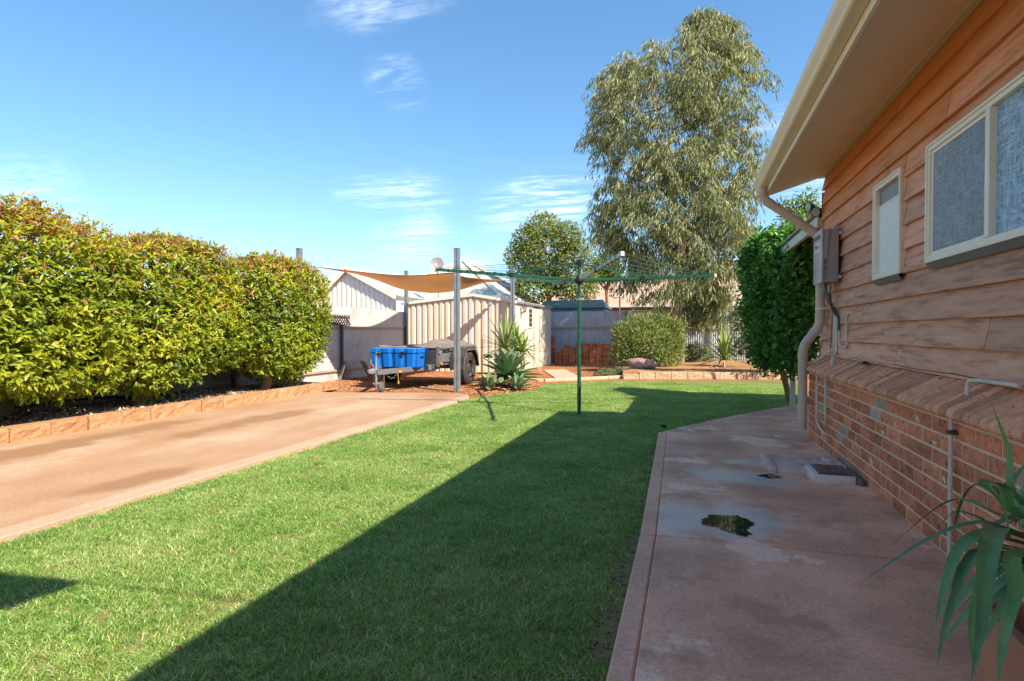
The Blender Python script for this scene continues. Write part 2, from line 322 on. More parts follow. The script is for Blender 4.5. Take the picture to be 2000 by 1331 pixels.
# ================================================================== THE SETTING
g = MB().add([(-250, -60, GZ), (250, -60, GZ), (250, 400, GZ), (-250, 400, GZ)], [(0, 1, 2, 3)]).build('ground', M_dirt, kind='structure')
DRX0, DRX1 = -6.56, -3.6
def concrete(name, c1, c2, c3, wet=(), rough=.8, c3lo=.52, c3hi=.68, sc=(1, 1, 1), extra=None, stain=None):
    """trowelled concrete; wet = list of (x, y, rx, ry) damp places, paled to imitate sky sheen"""
    m = mat(name, c1, c2, 1.3, rough, .5, 120, spec=.35, bdist=.003, c3=c3, c3scale=.9, c3lo=c3lo, c3hi=c3hi, world=True, lo=.38, hi=.62, stretch=sc)
    nt = m.node_tree; N = nt.nodes.new; L = nt.links.new; b = nt.nodes['Principled BSDF']
    ge = N('ShaderNodeNewGeometry')
    n = N('ShaderNodeTexNoise'); n.inputs['Scale'].default_value = 2.6; n.inputs['Detail'].default_value = 6; L(ge.outputs['Position'], n.inputs[0])
    # fine mottling of the cement face
    f = N('ShaderNodeTexNoise'); f.inputs['Scale'].default_value = 55; f.inputs['Detail'].default_value = 4; L(ge.outputs['Position'], f.inputs[0])
    src = b.inputs['Base Color'].links[0].from_socket; h = N('ShaderNodeHueSaturation'); L(src, h.inputs['Color'])
    r = N('ShaderNodeMapRange'); r.inputs[1].default_value = .3; r.inputs[2].default_value = .7; r.inputs[3].default_value = .82; r.inputs[4].default_value = 1.15; L(f.outputs[0], r.inputs[0]); L(r.outputs[0], h.inputs['Value'])
    last = h.outputs[0]
    if stain:
        c_, sc_, l_, h_ = stain; q = N('ShaderNodeTexNoise'); q.inputs['Scale'].default_value = sc_; q.inputs['Detail'].default_value = 10; q.inputs['Roughness'].default_value = .68; L(ge.outputs['Position'], q.inputs[0])
        qr = N('ShaderNodeMapRange'); qr.inputs[1].default_value = l_; qr.inputs[2].default_value = h_; qr.inputs[4].default_value = .85; L(q.outputs[0], qr.inputs[0]); x = N('ShaderNodeMix'); x.data_type = 'RGBA'; L(qr.outputs[0], x.inputs[0]); L(last, x.inputs[6]); x.inputs[7].default_value = (*c_, 1); last = x.outputs[2]
    def spots(lst, power):  # soft-edged patches
        acc = None
        for (x, y, rx, ry) in lst:
            mp = N('ShaderNodeMapping'); mp.vector_type = 'TEXTURE'; mp.inputs['Location'].default_value = (x, y, 0); mp.inputs['Scale'].default_value = (rx, ry, 1); L(ge.outputs['Position'], mp.inputs[0])
            ln = N('ShaderNodeVectorMath'); ln.operation = 'LENGTH'; L(mp.outputs[0], ln.inputs[0])
            ad = N('ShaderNodeMath'); ad.operation = 'MULTIPLY_ADD'; L(n.outputs[0], ad.inputs[0]); ad.inputs[1].default_value = 1.8; L(ln.outputs[1], ad.inputs[2])
            mr = N('ShaderNodeMapRange'); mr.interpolation_type = 'SMOOTHSTEP'; mr.inputs[1].default_value = 2.0; mr.inputs[2].default_value = 2.0 - power; L(ad.outputs[0], mr.inputs[0])
            if acc is None: acc = mr.outputs[0]
            else:
                mm = N('ShaderNodeMath'); mm.operation = 'MAXIMUM'; L(acc, mm.inputs[0]); L(mr.outputs[0], mm.inputs[1]); acc = mm.outputs[0]
        return acc
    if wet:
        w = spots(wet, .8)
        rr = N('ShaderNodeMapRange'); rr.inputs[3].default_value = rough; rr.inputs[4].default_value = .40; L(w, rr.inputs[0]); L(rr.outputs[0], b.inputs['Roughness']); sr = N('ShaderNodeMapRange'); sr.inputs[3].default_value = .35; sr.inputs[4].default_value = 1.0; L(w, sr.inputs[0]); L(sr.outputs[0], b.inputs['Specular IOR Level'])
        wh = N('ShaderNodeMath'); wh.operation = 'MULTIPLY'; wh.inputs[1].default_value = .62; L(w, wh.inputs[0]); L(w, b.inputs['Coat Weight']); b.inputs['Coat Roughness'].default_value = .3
        x = N('ShaderNodeMix'); x.data_type = 'RGBA'; L(wh.outputs[0], x.inputs[0]); L(last, x.inputs[6]); x.inputs[7].default_value = (.60, .62, .64, 1); last = x.outputs[2]  # pale grey-blue of the reflected sky painted into the damp concrete's base colour
        bn = b.inputs['Normal'].links[0].from_node; bs = N('ShaderNodeMapRange'); bs.inputs[3].default_value = .5; bs.inputs[4].default_value = .1; L(w, bs.inputs[0]); L(bs.outputs[0], bn.inputs['Strength'])
    if extra:
        for (lst, c) in extra:
            w = spots(lst, .8); x = N('ShaderNodeMix'); x.data_type = 'RGBA'; L(w, x.inputs[0]); L(last, x.inputs[6]); x.inputs[7].default_value = (*c, 1); last = x.outputs[2]
    L(last, b.inputs['Base Color']); return m
def dsp(px, py, rx, ry): p = G(px, py); return (p.x, p.y, rx, ry)
M_drive = concrete('driveway_concrete', (.41, .255, .155), (.35, .20, .11), (.46, .33, .23), rough=.85, c3lo=.45, c3hi=.65, sc=(1, .5, 1), stain=((.40, .225, .12), 1.7, .54, .66),
    extra=[([dsp(60, 885, .35, 1.0), dsp(130, 865, .3, .9), dsp(300, 833, .35, .7), dsp(420, 838, .25, .9), dsp(500, 818, .2, 1.2), dsp(560, 812, .2, .8), dsp(270, 938, .22, .5), dsp(320, 928, .2, .4), dsp(160, 860, .3, 1.2)], (.28, .155, .08))])
M_edge = concrete('trowelled_edge', (.46, .33, .235), (.41, .28, .19), (.5, .38, .28), rough=.85)
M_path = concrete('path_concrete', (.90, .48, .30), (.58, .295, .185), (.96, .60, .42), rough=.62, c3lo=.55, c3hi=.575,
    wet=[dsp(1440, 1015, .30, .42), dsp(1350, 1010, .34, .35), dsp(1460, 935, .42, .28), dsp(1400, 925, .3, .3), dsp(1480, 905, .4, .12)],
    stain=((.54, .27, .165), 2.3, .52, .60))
M_pedge = concrete('path_edge', (.80, .44, .28), (.66, .35, .22), (.84, .50, .34), rough=.75)

drive = root('driveway', 'driveway', 'x', (0, 0, 0)); del drive['label'], drive['category']; drive['kind'] = 'structure'
E1, E2, E3 = G(922, 776), G(903, 768), G(650, 766.5)
J0, J1 = G(214, 845.6), G(587, 868)
jy0 = J0.y + (DRX0 - J0.x) * (J1.y - J0.y) / (J1.x - J0.x); jy1 = J0.y + (DRX1 - J0.x) * (J1.y - J0.y) / (J1.x - J0.x); gp = .004
EW = .15
jm = jy0 + (jy1 - jy0) * (DRX1 - EW - DRX0) / (DRX1 - DRX0)
MB().prism([(DRX0, -5), (DRX1 - EW - gp, -5), (DRX1 - EW - gp, jm - gp), (DRX0, jy0 - gp)], GZ - .05, 0).build('slab', M_drive, drive, .004)
MB().prism([(DRX0, jy0 + gp), (DRX1 - EW - gp, jm + gp), (DRX1 - EW - gp, E1.y + .35), (E2.x - .1, E2.y + .0), (E3.x, E3.y), (DRX0, E3.y)], GZ - .05, 0).build('slab', M_drive, drive, .004)
for (a, b) in ((-5, jy1 - gp), (jy1 + gp, E1.y)):
    MB().prism([(DRX1 - EW, a), (DRX1, a), (DRX1, b), (DRX1 - EW, b + (.32 if b == E1.y else 0))], GZ - .05, -.001).build('edge_strip', M_edge, drive, .006)

path = root('path', 'path', 'x', (0, 0, 0)); del path['label'], path['category']; path['kind'] = 'structure'
PXE = -.25; PJ1, PJ2 = 3.25, 6.62; PXW = 1.262; pe = .085
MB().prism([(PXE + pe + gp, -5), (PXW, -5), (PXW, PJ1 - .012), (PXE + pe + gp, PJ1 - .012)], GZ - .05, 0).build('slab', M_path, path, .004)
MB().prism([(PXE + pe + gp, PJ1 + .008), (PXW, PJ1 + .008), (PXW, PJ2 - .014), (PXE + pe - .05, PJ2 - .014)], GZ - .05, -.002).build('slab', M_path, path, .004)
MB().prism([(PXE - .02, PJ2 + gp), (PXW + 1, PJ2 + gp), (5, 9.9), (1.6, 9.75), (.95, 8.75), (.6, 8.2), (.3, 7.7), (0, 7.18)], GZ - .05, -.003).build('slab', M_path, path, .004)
for a, b in ((-5, PJ1 - .012), (PJ1 + .008, PJ2 - .014)):
    MB().prism([(PXE - (.0 if a < 0 else .0), a), (PXE + pe, a), (PXE + pe - (.05 if a > 0 else 0), b), (PXE - (.06 if a > 0 else 0), b)], GZ - .05, -.004).build('edge_strip', M_pedge, path, .008)

# puddle on the path
M_water = mat('puddle_water', (.035, .03, .025), (.03, .026, .02), 3, .02, 0, spec=.5)
def puddle(pxs, z):
    pts = [G(x, y, z) for x, y in pxs]; c = sum(pts, Vector()) / len(pts); out = []
    n = len(pts)
    for i in range(n):
        for k in range(12):
            t = k / 12; p = pts[i].lerp(pts[(i + 1) % n], t); j = .022 * mnoise.noise(p * 30) + .03 * mnoise.noise(p * 9) + .01 * mnoise.noise(p * 70)
            out.append(p + (p - c).normalized() * j)
    o = MB().add([tuple(p) for p in out], [tuple(range(len(out)))]).build('puddle', M_water, None, fix=False)
    if o.data.polygons[0].normal.z < 0: o.data.flip_normals()
    o['kind'] = 'structure'
puddle([(1368, 1013), (1385, 1007), (1440, 1008), (1462, 1016), (1474, 1021), (1472, 1027), (1452, 1031), (1470, 1044), (1452, 1047), (1425, 1042), (1405, 1028), (1375, 1024)], .002)
puddle([(1480, 929), (1510, 926), (1530, 932), (1505, 934)], .002)

# lawn
kerbL = G(1060, 752, GZ)
LAWN = [(PXE, -5), (PXE, 3.2), (PXE - .06, PJ2), (-.02, 7.18), (.3, 7.72), (.62, 8.25), (1.0, 8.85), (1.6, 9.85)] + [tuple(G(x, y, GZ)[:2]) for x, y in
        ((1560, 744), (1545, 743), (1400, 744), (1250, 745), (1150, 748), (1062, 752), (1056, 760), (1030, 766), (985, 771), (950, 774), (925, 777))] + [(DRX1, E1.y), (DRX1, -5)]
MB().add([(x, y, GZ + .005) for x, y in LAWN], [tuple(range(len(LAWN)))]).build('lawn', M_thatch, kind='structure')

def tuft(seed, n=85, rad=.055):
    rg = np.random.default_rng(seed); V = []; T = []; vv = []
    for i in range(n):
        a = rg.uniform(0, 6.28); r = rad * math.sqrt(rg.random()); p = np.array([r * math.cos(a), r * math.sin(a), 0])
        h = rg.uniform(.010, .026); lean = rg.uniform(.2, 1.7) * h; d = rg.uniform(0, 6.28); dv = np.array([math.cos(d), math.sin(d), 0])
        w = rg.uniform(.0017, .0030); e = rg.uniform(0, 3.14); sv = np.array([math.cos(e), math.sin(e), 0]) * w / 2
        m = p + dv * lean * .35 + np.array([0, 0, h * .6]); t = p + dv * lean * 1.1 + np.array([0, 0, h * rg.uniform(.75, 1.05)])
        b = len(V); V += [p - sv, p + sv, m + sv * .9, m - sv * .9, t]; T += [[b, b + 1, b + 2], [b, b + 2, b + 3], [b + 3, b + 2, b + 4]]; vv += [rg.random()] * 5
    return np_mesh('grass_tuft', np.array(V), np.array(T), vv)
def grassmat():
    m = leafmat('grass_blade', [(0, (.08, .20, .03)), (.3, (.18, .35, .055)), (.62, (.32, .48, .10)), (.86, (.48, .58, .20)), (1, (.68, .63, .39))], .42, .35, (1.2, 1.3, .6), .7)
    nt = m.node_tree; N = nt.nodes.new; L = nt.links.new; cr = next(n for n in nt.nodes if n.type == 'VALTORGB'); at = next(n for n in nt.nodes if n.type == 'ATTRIBUTE')
    ge = N('ShaderNodeNewGeometry'); nz = N('ShaderNodeTexNoise'); nz.inputs['Scale'].default_value = 1.5; nz.inputs['Detail'].default_value = 7; nz.inputs['Roughness'].default_value = .65; L(ge.outputs['Position'], nz.inputs[0])
    mr = N('ShaderNodeMapRange'); mr.inputs[1].default_value = .3; mr.inputs[2].default_value = .72; mr.inputs[3].default_value = -.24; mr.inputs[4].default_value = .27; L(nz.outputs[0], mr.inputs[0])
    ad = N('ShaderNodeMath'); ad.use_clamp = True; L(mr.outputs[0], ad.inputs[0]); L(at.outputs['Fac'], ad.inputs[1]); L(ad.outputs[0], cr.inputs[0]); return m
def grass():
    mt = grassmat(); c = bpy.data.collections.new('grass_tufts')
    for i in range(5):
        me = tuft(100 + i); me.materials.append(mt); c.objects.link(bpy.data.objects.new('grass_tuft', me))
    x, y = scatter([p for p in LAWN if p[1] > -4.9] + [(DRX1, .2), (PXE, .2)], 1)
    xs, ys = [], []
    for (y0, y1, dens) in ((.3, 4, 420), (4, 8, 340), (8, 13.6, 260)):
        n = int((y1 - y0) * 7.2 * dens); xx = RNG.uniform(-4.6, 2.6, n); yy = RNG.uniform(y0, y1, n); k = inpoly(xx, yy, LAWN); xs.append(xx[k]); ys.append(yy[k])
    x = np.concatenate(xs); y = np.concatenate(ys)
    # bare crumbs along the path edge and a few thin spots
    th = nval(np.stack([x, y, 0 * x], 1), 1.7, 3.) ; ed = (x > PXE - .09) & (y < 6.7)
    k = ~((ed & (nval(np.stack([x, y, 0 * x], 1), 3., 9.) > -.05)) | (th > .85)); x, y = x[k], y[k]; n = len(x)
    me = bpy.data.meshes.new('grass'); me.vertices.add(n); me.vertices.foreach_set('co', np.stack([x, y, np.full(n, GZ + .006)], 1).astype(np.float32).ravel())
    o = bpy.data.objects.new('grass', me); COL.objects.link(o); o['kind'] = 'stuff'; tag(o, 'short mown green lawn grass between driveway and path', 'grass')
    ng = bpy.data.node_groups.new('grass_scatter', 'GeometryNodeTree'); ng.interface.new_socket('Geometry', in_out='INPUT', socket_type='NodeSocketGeometry'); ng.interface.new_socket('Geometry', in_out='OUTPUT', socket_type='NodeSocketGeometry')
    N = ng.nodes.new; L = ng.links.new; gi = N('NodeGroupInput'); go = N('NodeGroupOutput'); ip = N('GeometryNodeInstanceOnPoints'); ci = N('GeometryNodeCollectionInfo')
    ci.inputs['Collection'].default_value = c; ci.inputs['Separate Children'].default_value = True; ci.inputs['Reset Children'].default_value = True
    rv = N('FunctionNodeRandomValue'); rv.data_type = 'FLOAT_VECTOR'; rv.inputs[0].default_value = (-.12, -.12, 0); rv.inputs[1].default_value = (.12, .12, 6.28)
    rs = N('FunctionNodeRandomValue'); rs.data_type = 'FLOAT'; rs.inputs[2].default_value = .75; rs.inputs[3].default_value = 1.35
    L(gi.outputs[0], ip.inputs['Points']); L(ci.outputs[0], ip.inputs['Instance']); ip.inputs['Pick Instance'].default_value = True
    L(rv.outputs[0], ip.inputs['Rotation']); L(rs.outputs[1], ip.inputs['Scale']); L(ip.outputs[0], go.inputs[0])
    md = o.modifiers.new('scatter', 'NODES'); md.node_group = ng
grass()

# planting beds
BEDZ = .10
MB().prism([(-8.6, -5), (DRX0 - .12, -5), (DRX0 - .12, 9.55), (-7.0, 9.9), (-8.6, 9.9)], GZ - .05, BEDZ).build('garden_bed', M_bed, kind='structure')
M_pebble = valmat('pebble_mulch', [(0, (.16, .09, .05)), (.35, (.40, .26, .17)), (.6, (.58, .44, .33)), (.85, (.70, .62, .53)), (1, (.80, .76, .70))])
stones('pebble_mulch', [(-8.1, 2), (DRX0 - .13, 2), (DRX0 - .13, 9.5), (-8.1, 9.7)], 9000, .012, .035, BEDZ, M_pebble)
rb = [tuple(G(x, y, GZ)[:2]) for x, y in ((1217, 739.5), (1250, 739.5), (1400, 739.5), (1560, 739.5))] + [(7.5, 13), (9, 22), (-1.5, 20.5), tuple(G(1200, 722, GZ)[:2])]
MB().prism(rb, GZ - .05, .13).build('garden_bed', M_sand, kind='structure')
M_redgravel = valmat('red_gravel', [(0, (.20, .075, .03)), (.5, (.36, .15, .06)), (.85, (.45, .21, .10)), (1, (.55, .36, .24))])
stones('red_gravel', [tuple(G(x, y, GZ)[:2]) for x, y in ((905, 772), (940, 750), (1010, 742), (1055, 752), (1052, 762), (1000, 769), (950, 772))], 5200, .014, .04, GZ, M_redgravel)
stones('soil_crumb', [(PXE - .13, .5), (PXE - .005, .5), (PXE - .005, 4.2), (PXE - .06, 6.5), (PXE - .15, 6.6)], 2600, .004, .014, GZ + .004, valmat('brown_soil', [(0, (.12, .06, .035)), (.6, (.24, .13, .075)), (1, (.36, .22, .14))]))
stones('dirt_pebble', [tuple(G(x, y, GZ)[:2]) for x, y in ((655, 765), (895, 767), (960, 735), (800, 728), (640, 742))], 2600, .006, .022, GZ, M_pebble)
stones('dirt_crumb', [tuple(G(x, y, GZ)[:2]) for x, y in ((655, 765), (895, 767), (1000, 735), (1190, 713), (1190, 738), (1060, 748), (960, 770), (900, 766), (800, 728), (640, 742))], 9000, .006, .02, GZ, M_redgravel)

# ================================================================== THE HOUSE
house = root('house', 'brick and weatherboard house with cream eaves, gutter and windows beside the path', 'house', (1.26, 0, 0))
BX, WX, YE = 1.257, 1.40, 6.83
M_brick = mat('face_brick', (.76, .27, .135), (.54, .195, .10), 14, .9, .9, 45, spec=.2, bdist=.012, rnd=.28, c3=(.16, .095, .065), c3scale=22, c3lo=.56, c3hi=.66)
M_brickg = mat('grey_brick', (.42, .31, .24), (.54, .37, .27), 14, .9, .9, 45, spec=.2, bdist=.012, rnd=.22)
M_sill = mat('sill_brick', (.80, .38, .21), (.62, .28, .155), 10, .88, .9, 30, spec=.2, bdist=.008, rnd=.26, stretch=(1, 1, 1), c3=(.16, .085, .055), c3scale=34, c3lo=.58, c3hi=.66)
BRH = .086; BRL = .24
bw = MB().box((BX + .004, -6, -.1), (BX + .12, YE - .006, .80)).build('brick_wall', M_mortar, house)
def brick_mesh(i, ln=.227, h=.073, d=.1):
    rg = random.Random(i); nu, nv = 7, 3; mb = MB()
    def fn(u, v):
        e = min(u, 1 - u, v * .4, (1 - v) * .4); k = min(1, e / .05)
        dx = (mnoise.noise(Vector((u * 4 + i * 9, v * 2, 1))) * .009 + mnoise.noise(Vector((u * 11 + i * 5, v * 5, 4))) * .004) * k - (.004 * (1 - k))
        return (-dx - .002, (u - .5) * ln, (v - .5) * h)
    mb.grid(fn, nu, nv); n = len(mb.v)
    mb.add([(d, -ln / 2, -h / 2), (d, ln / 2, -h / 2), (d, ln / 2, h / 2), (d, -ln / 2, h / 2)], [])
    c = [0, nu, (nv + 1) * (nu + 1) - 1, nv * (nu + 1)]
    bot = list(range(0, nu + 1)); top = list(range(nv * (nu + 1), (nv + 1) * (nu + 1))); lf = [j * (nu + 1) for j in range(nv + 1)]; rt = [j * (nu + 1) + nu for j in range(nv + 1)]
    mb.f += [tuple(bot[::-1] + [n, n + 1]), tuple(top + [n + 2, n + 3]), tuple(lf + [n + 3, n]), tuple(rt[::-1] + [n + 1, n + 2])]
    return mb.mesh('brick')
BM = [brick_mesh(i) for i in range(7)]; BMG = [brick_mesh(i + 20) for i in range(3)]; HB = [brick_mesh(i + 40, .109) for i in range(2)]
for m in BM: m.materials.append(M_brick)
for m in BMG: m.materials.append(M_brickg)
for m in HB: m.materials.append(M_brick)
rg = random.Random(3)
for row in range(9):
    z = .038 + row * BRH; y = YE - .004; odd = row % 2
    if odd: link('brick', HB[row % 2], bw, (BX, y - .0545, z)); y -= .12
    while y > .4:
        me = rg.choice(BMG) if rg.random() < .09 else rg.choice(BM)
        link('brick', me, bw, (BX + rg.uniform(-.002, .002), y - .1145, z + rg.uniform(-.001, .001)))
        y -= BRL
sill = MB().box((BX + .03, -6, .765), (WX + .03, YE - .01, .80)).build('brick_sill', M_mortar, house)
def sill_mesh(i):
    # brick on edge laid to a slope: from the boards down and out, rounded nose
    rg = random.Random(i); w = .0345 + rg.uniform(-.002, .002); xs = []
    x0, x1 = 1.18 - 1.29, WX + .012 - 1.29
    prof = [(x1, .0), (x0 + .012, -.087), (x0, -.082), (x0 - .006, -.058), (x0 + .004, -.040), (x1, .088)]
    prof = [(x, z + rg.uniform(-.0015, .0015)) for x, z in prof]
    vs = [(x, -w, z) for x, z in prof] + [(x, w, z) for x, z in prof]; n = len(prof)
    return MB().add(vs, [tuple(range(n)), tuple(range(2 * n - 1, n - 1, -1))] + [(i, (i + 1) % n, n + (i + 1) % n, n + i) for i in range(n)]).mesh('sill_brick', .007)
SM = [sill_mesh(i) for i in range(5)]
for m in SM: m.materials.append(M_sill)
y = YE - .03
while y > .6:
    link('sill_brick', rg.choice(SM), sill, (1.29 + rg.uniform(-.003, .003), y, .803 + rg.uniform(-.002, .002)), rot=(0, rg.uniform(-.02, .02), rg.uniform(-.02, .02))); y -= .0825
MB().add([(1.20, -6, .725), (1.20, YE - .012, .725), (WX + .01, YE - .012, .845), (WX + .01, -6, .845)], [(0, 1, 2, 3)]).build('sill_bed', mat('sill_bed_mortar', (.36, .24, .16), (.28, .18, .12), 14, .95, .7, 90, spec=.1), sill)

def boardmat():
    m = mat('weatherboard', (.82, .44, .285), (.62, .29, .175), 5, .62, 1, 26, spec=.35, stretch=(5, .5, 5), rnd=.2, bdist=.008, c3=(.40, .195, .125), c3scale=5, c3lo=.53, c3hi=.68)
    nt = m.node_tree; N = nt.nodes.new; L = nt.links.new; b = nt.nodes['Principled BSDF']
    # upper boards kept their orange stain, the lower ones have faded to pinkish brown
    ge = N('ShaderNodeNewGeometry'); sp = N('ShaderNodeSeparateXYZ'); L(ge.outputs['Position'], sp.inputs[0])
    nz = N('ShaderNodeTexNoise'); nz.inputs['Scale'].default_value = 1.1; nz.inputs['Detail'].default_value = 7; L(ge.outputs['Position'], nz.inputs[0])
    ad = N('ShaderNodeMath'); ad.operation = 'MULTIPLY_ADD'; L(nz.outputs[0], ad.inputs[0]); ad.inputs[1].default_value = .9; L(sp.outputs[2], ad.inputs[2])
    mr = N('ShaderNodeMapRange'); mr.inputs[1].default_value = 2.45; mr.inputs[2].default_value = 3.15; mr.inputs[4].default_value = .8; L(ad.outputs[0], mr.inputs[0])
    src = b.inputs['Base Color'].links[0].from_socket
    x = N('ShaderNodeMix'); x.data_type = 'RGBA'; L(mr.outputs[0], x.inputs[0]); L(src, x.inputs[6]); x.inputs[7].default_value = (.74, .225, .03, 1)
    # weathered speckle: small dark knots and nail stains
    v = N('ShaderNodeTexNoise'); v.inputs['Scale'].default_value = 26; v.inputs['Detail'].default_value = 3; L(ge.outputs['Position'], v.inputs[0])
    k = N('ShaderNodeMapRange'); k.inputs[1].default_value = .70; k.inputs[2].default_value = .78; k.inputs[4].default_value = .65; L(v.outputs[0], k.inputs[0])
    y = N('ShaderNodeMix'); y.data_type = 'RGBA'; L(k.outputs[0], y.inputs[0]); L(x.outputs[2], y.inputs[6]); y.inputs[7].default_value = (.10, .05, .035, 1)
    L(y.outputs[2], b.inputs['Base Color']); return m
M_board = boardmat()
wb = MB().box((WX + .012, -6, .86), (WX + .06, YE - .012, 2.80)).build('weatherboard_wall', plain('wall_wrap', (.12, .07, .05), .9), house)
NB = 12; BP = (2.80 - .885) / NB
W1, W2 = (4.416, 4.985, 1.53, 2.222), (2.55, 3.975, 1.545, 2.222)
rg = random.Random(11)
fixed = {11: [4.55], 10: [], 9: [3.75], 8: [4.75], 7: [], 6: [], 5: [], 4: [], 3: [5.6], 2: [5.35], 1: [4.2, 3.3], 0: [4.55, 3.2]}
for i in range(NB):
    z0 = .885 + i * BP; z1 = z0 + BP + (.028 if i < NB - 1 else -.01)
    cuts = [-6, rg.uniform(-2.5, -1), rg.uniform(.8, 1.6)] + sorted(fixed.get(i, [])) + [YE]
    segs = list(zip(cuts[:-1], cuts[1:]))
    pieces = [(q[0], q[1], z0, z1) for q in segs]
    for (a, b, lo, hi) in (W1, W2):       # boards are notched round the window frames
        out = []
        for (s, e, u0, u1) in pieces:
            if e <= a or s >= b or z0 > hi - .004 or z0 + BP < lo + .004: out.append((s, e, u0, u1)); continue
            if s < a: out.append((s, a, u0, u1))
            if e > b: out.append((b, e, u0, u1))
            s2, e2 = max(s, a), min(e, b)
            if u0 < lo - .01: out.append((s2, e2, u0, lo))
            if z0 + BP > hi + .01: out.append((s2, e2, hi, u1))
        pieces = out
    for s, e, u0, u1 in pieces:
        if e - s < .02: continue
        e -= .0025; s += .0025; j = rg.uniform(-.0015, .0015); fx = lambda z: WX - .032 + j + .033 * (z - z0) / (z1 - z0)
        prof = [Vector((fx(u0), 0, u0)), Vector((fx(u0) + .002, 0, u0 - .004)), Vector((WX + .006, 0, u0 - .002)), Vector((WX + .010, 0, u1)), Vector((fx(u1), 0, u1)), Vector((fx(u0 + .006), 0, u0 + .006))]
        ns = max(1, int((e - s) / .5)); mb = MB(); n = len(prof); tl = rg.uniform(-.002, .002)
        vs = []
        for k in range(ns + 1):
            yy = s + (e - s) * k / ns; wv = .0022 * mnoise.noise(Vector((yy * 1.3, i * 3.1, 0)))
            vs += [p + Vector((wv if q in (0, 1, 5) else 0, yy, wv + tl * k / ns if q in (0, 1, 5) else 0)) for q, p in enumerate(prof)]
        fs = [tuple(range(n)), tuple(range(ns * n + n - 1, ns * n - 1, -1))] + [(k * n + q, k * n + (q + 1) % n, (k + 1) * n + (q + 1) % n, (k + 1) * n + q) for k in range(ns) for q in range(n)]
        mb.add(vs, fs).build('board', M_board, wb)
MB().box((WX - .03, YE + .002, .80), (WX + .07, YE + .022, 2.62)).build('corner_board', M_board, house, .003)
MB().box((WX + .075, YE + .002, -.1), (9, YE + .04, 2.4)).build('end_wall', M_board, house)

def glassmat(name, base, rough, sx, sy, bump, trans=False):
    m = bpy.data.materials.new(name); m.use_nodes = True; nt = m.node_tree; N = nt.nodes.new; L = nt.links.new; b = nt.nodes['Principled BSDF']
    b.inputs['Roughness'].default_value = rough; b.inputs['IOR'].default_value = 1.6; b.inputs['Specular IOR Level'].default_value = .9
    ge = N('ShaderNodeNewGeometry'); hs = []
    for sc in ((1, sx, sy), (1, sy, sx)):
        mp = N('ShaderNodeMapping'); mp.inputs['Scale'].default_value = sc; mp.inputs['Rotation'].default_value = (.06, 0, 0); L(ge.outputs['Position'], mp.inputs[0]); n = N('ShaderNodeTexNoise'); n.inputs['Scale'].default_value = 1; n.inputs['Detail'].default_value = 3; L(mp.outputs[0], n.inputs[0]); hs.append(n)
    mx = N('ShaderNodeMath'); mx.operation = 'MAXIMUM'; L(hs[0].outputs[0], mx.inputs[0]); L(hs[1].outputs[0], mx.inputs[1])
    bp = N('ShaderNodeBump'); bp.inputs['Strength'].default_value = bump; bp.inputs['Distance'].default_value = .01; L(mx.outputs[0], bp.inputs['Height']); L(bp.outputs[0], b.inputs['Normal'])
    cr = N('ShaderNodeValToRGB'); cr.color_ramp.elements[0].position = .4; cr.color_ramp.elements[0].color = (*[c * .35 for c in base], 1); cr.color_ramp.elements[1].position = .72; cr.color_ramp.elements[1].color = (*[min(1, c * 2.0) for c in base], 1)
    L(mx.outputs[0], cr.inputs[0]); L(cr.outputs[0], b.inputs['Base Color']); return m
M_obsc = glassmat('obscure_glass', (.24, .40, .62), .10, 16, 150, 1)  # blue sky reflection and woven highlights painted into the pane's base colour
M_scrn = glassmat('insect_screen_glass', (.15, .21, .25), .3, 16, 150, .8)
M_blind = mat('white_blind', (.78, .80, .78), (.72, .74, .73), 20, .35, .2, 120, spec=.6)
M_flash = plain('lead_flashing', (.16, .15, .14), .6)
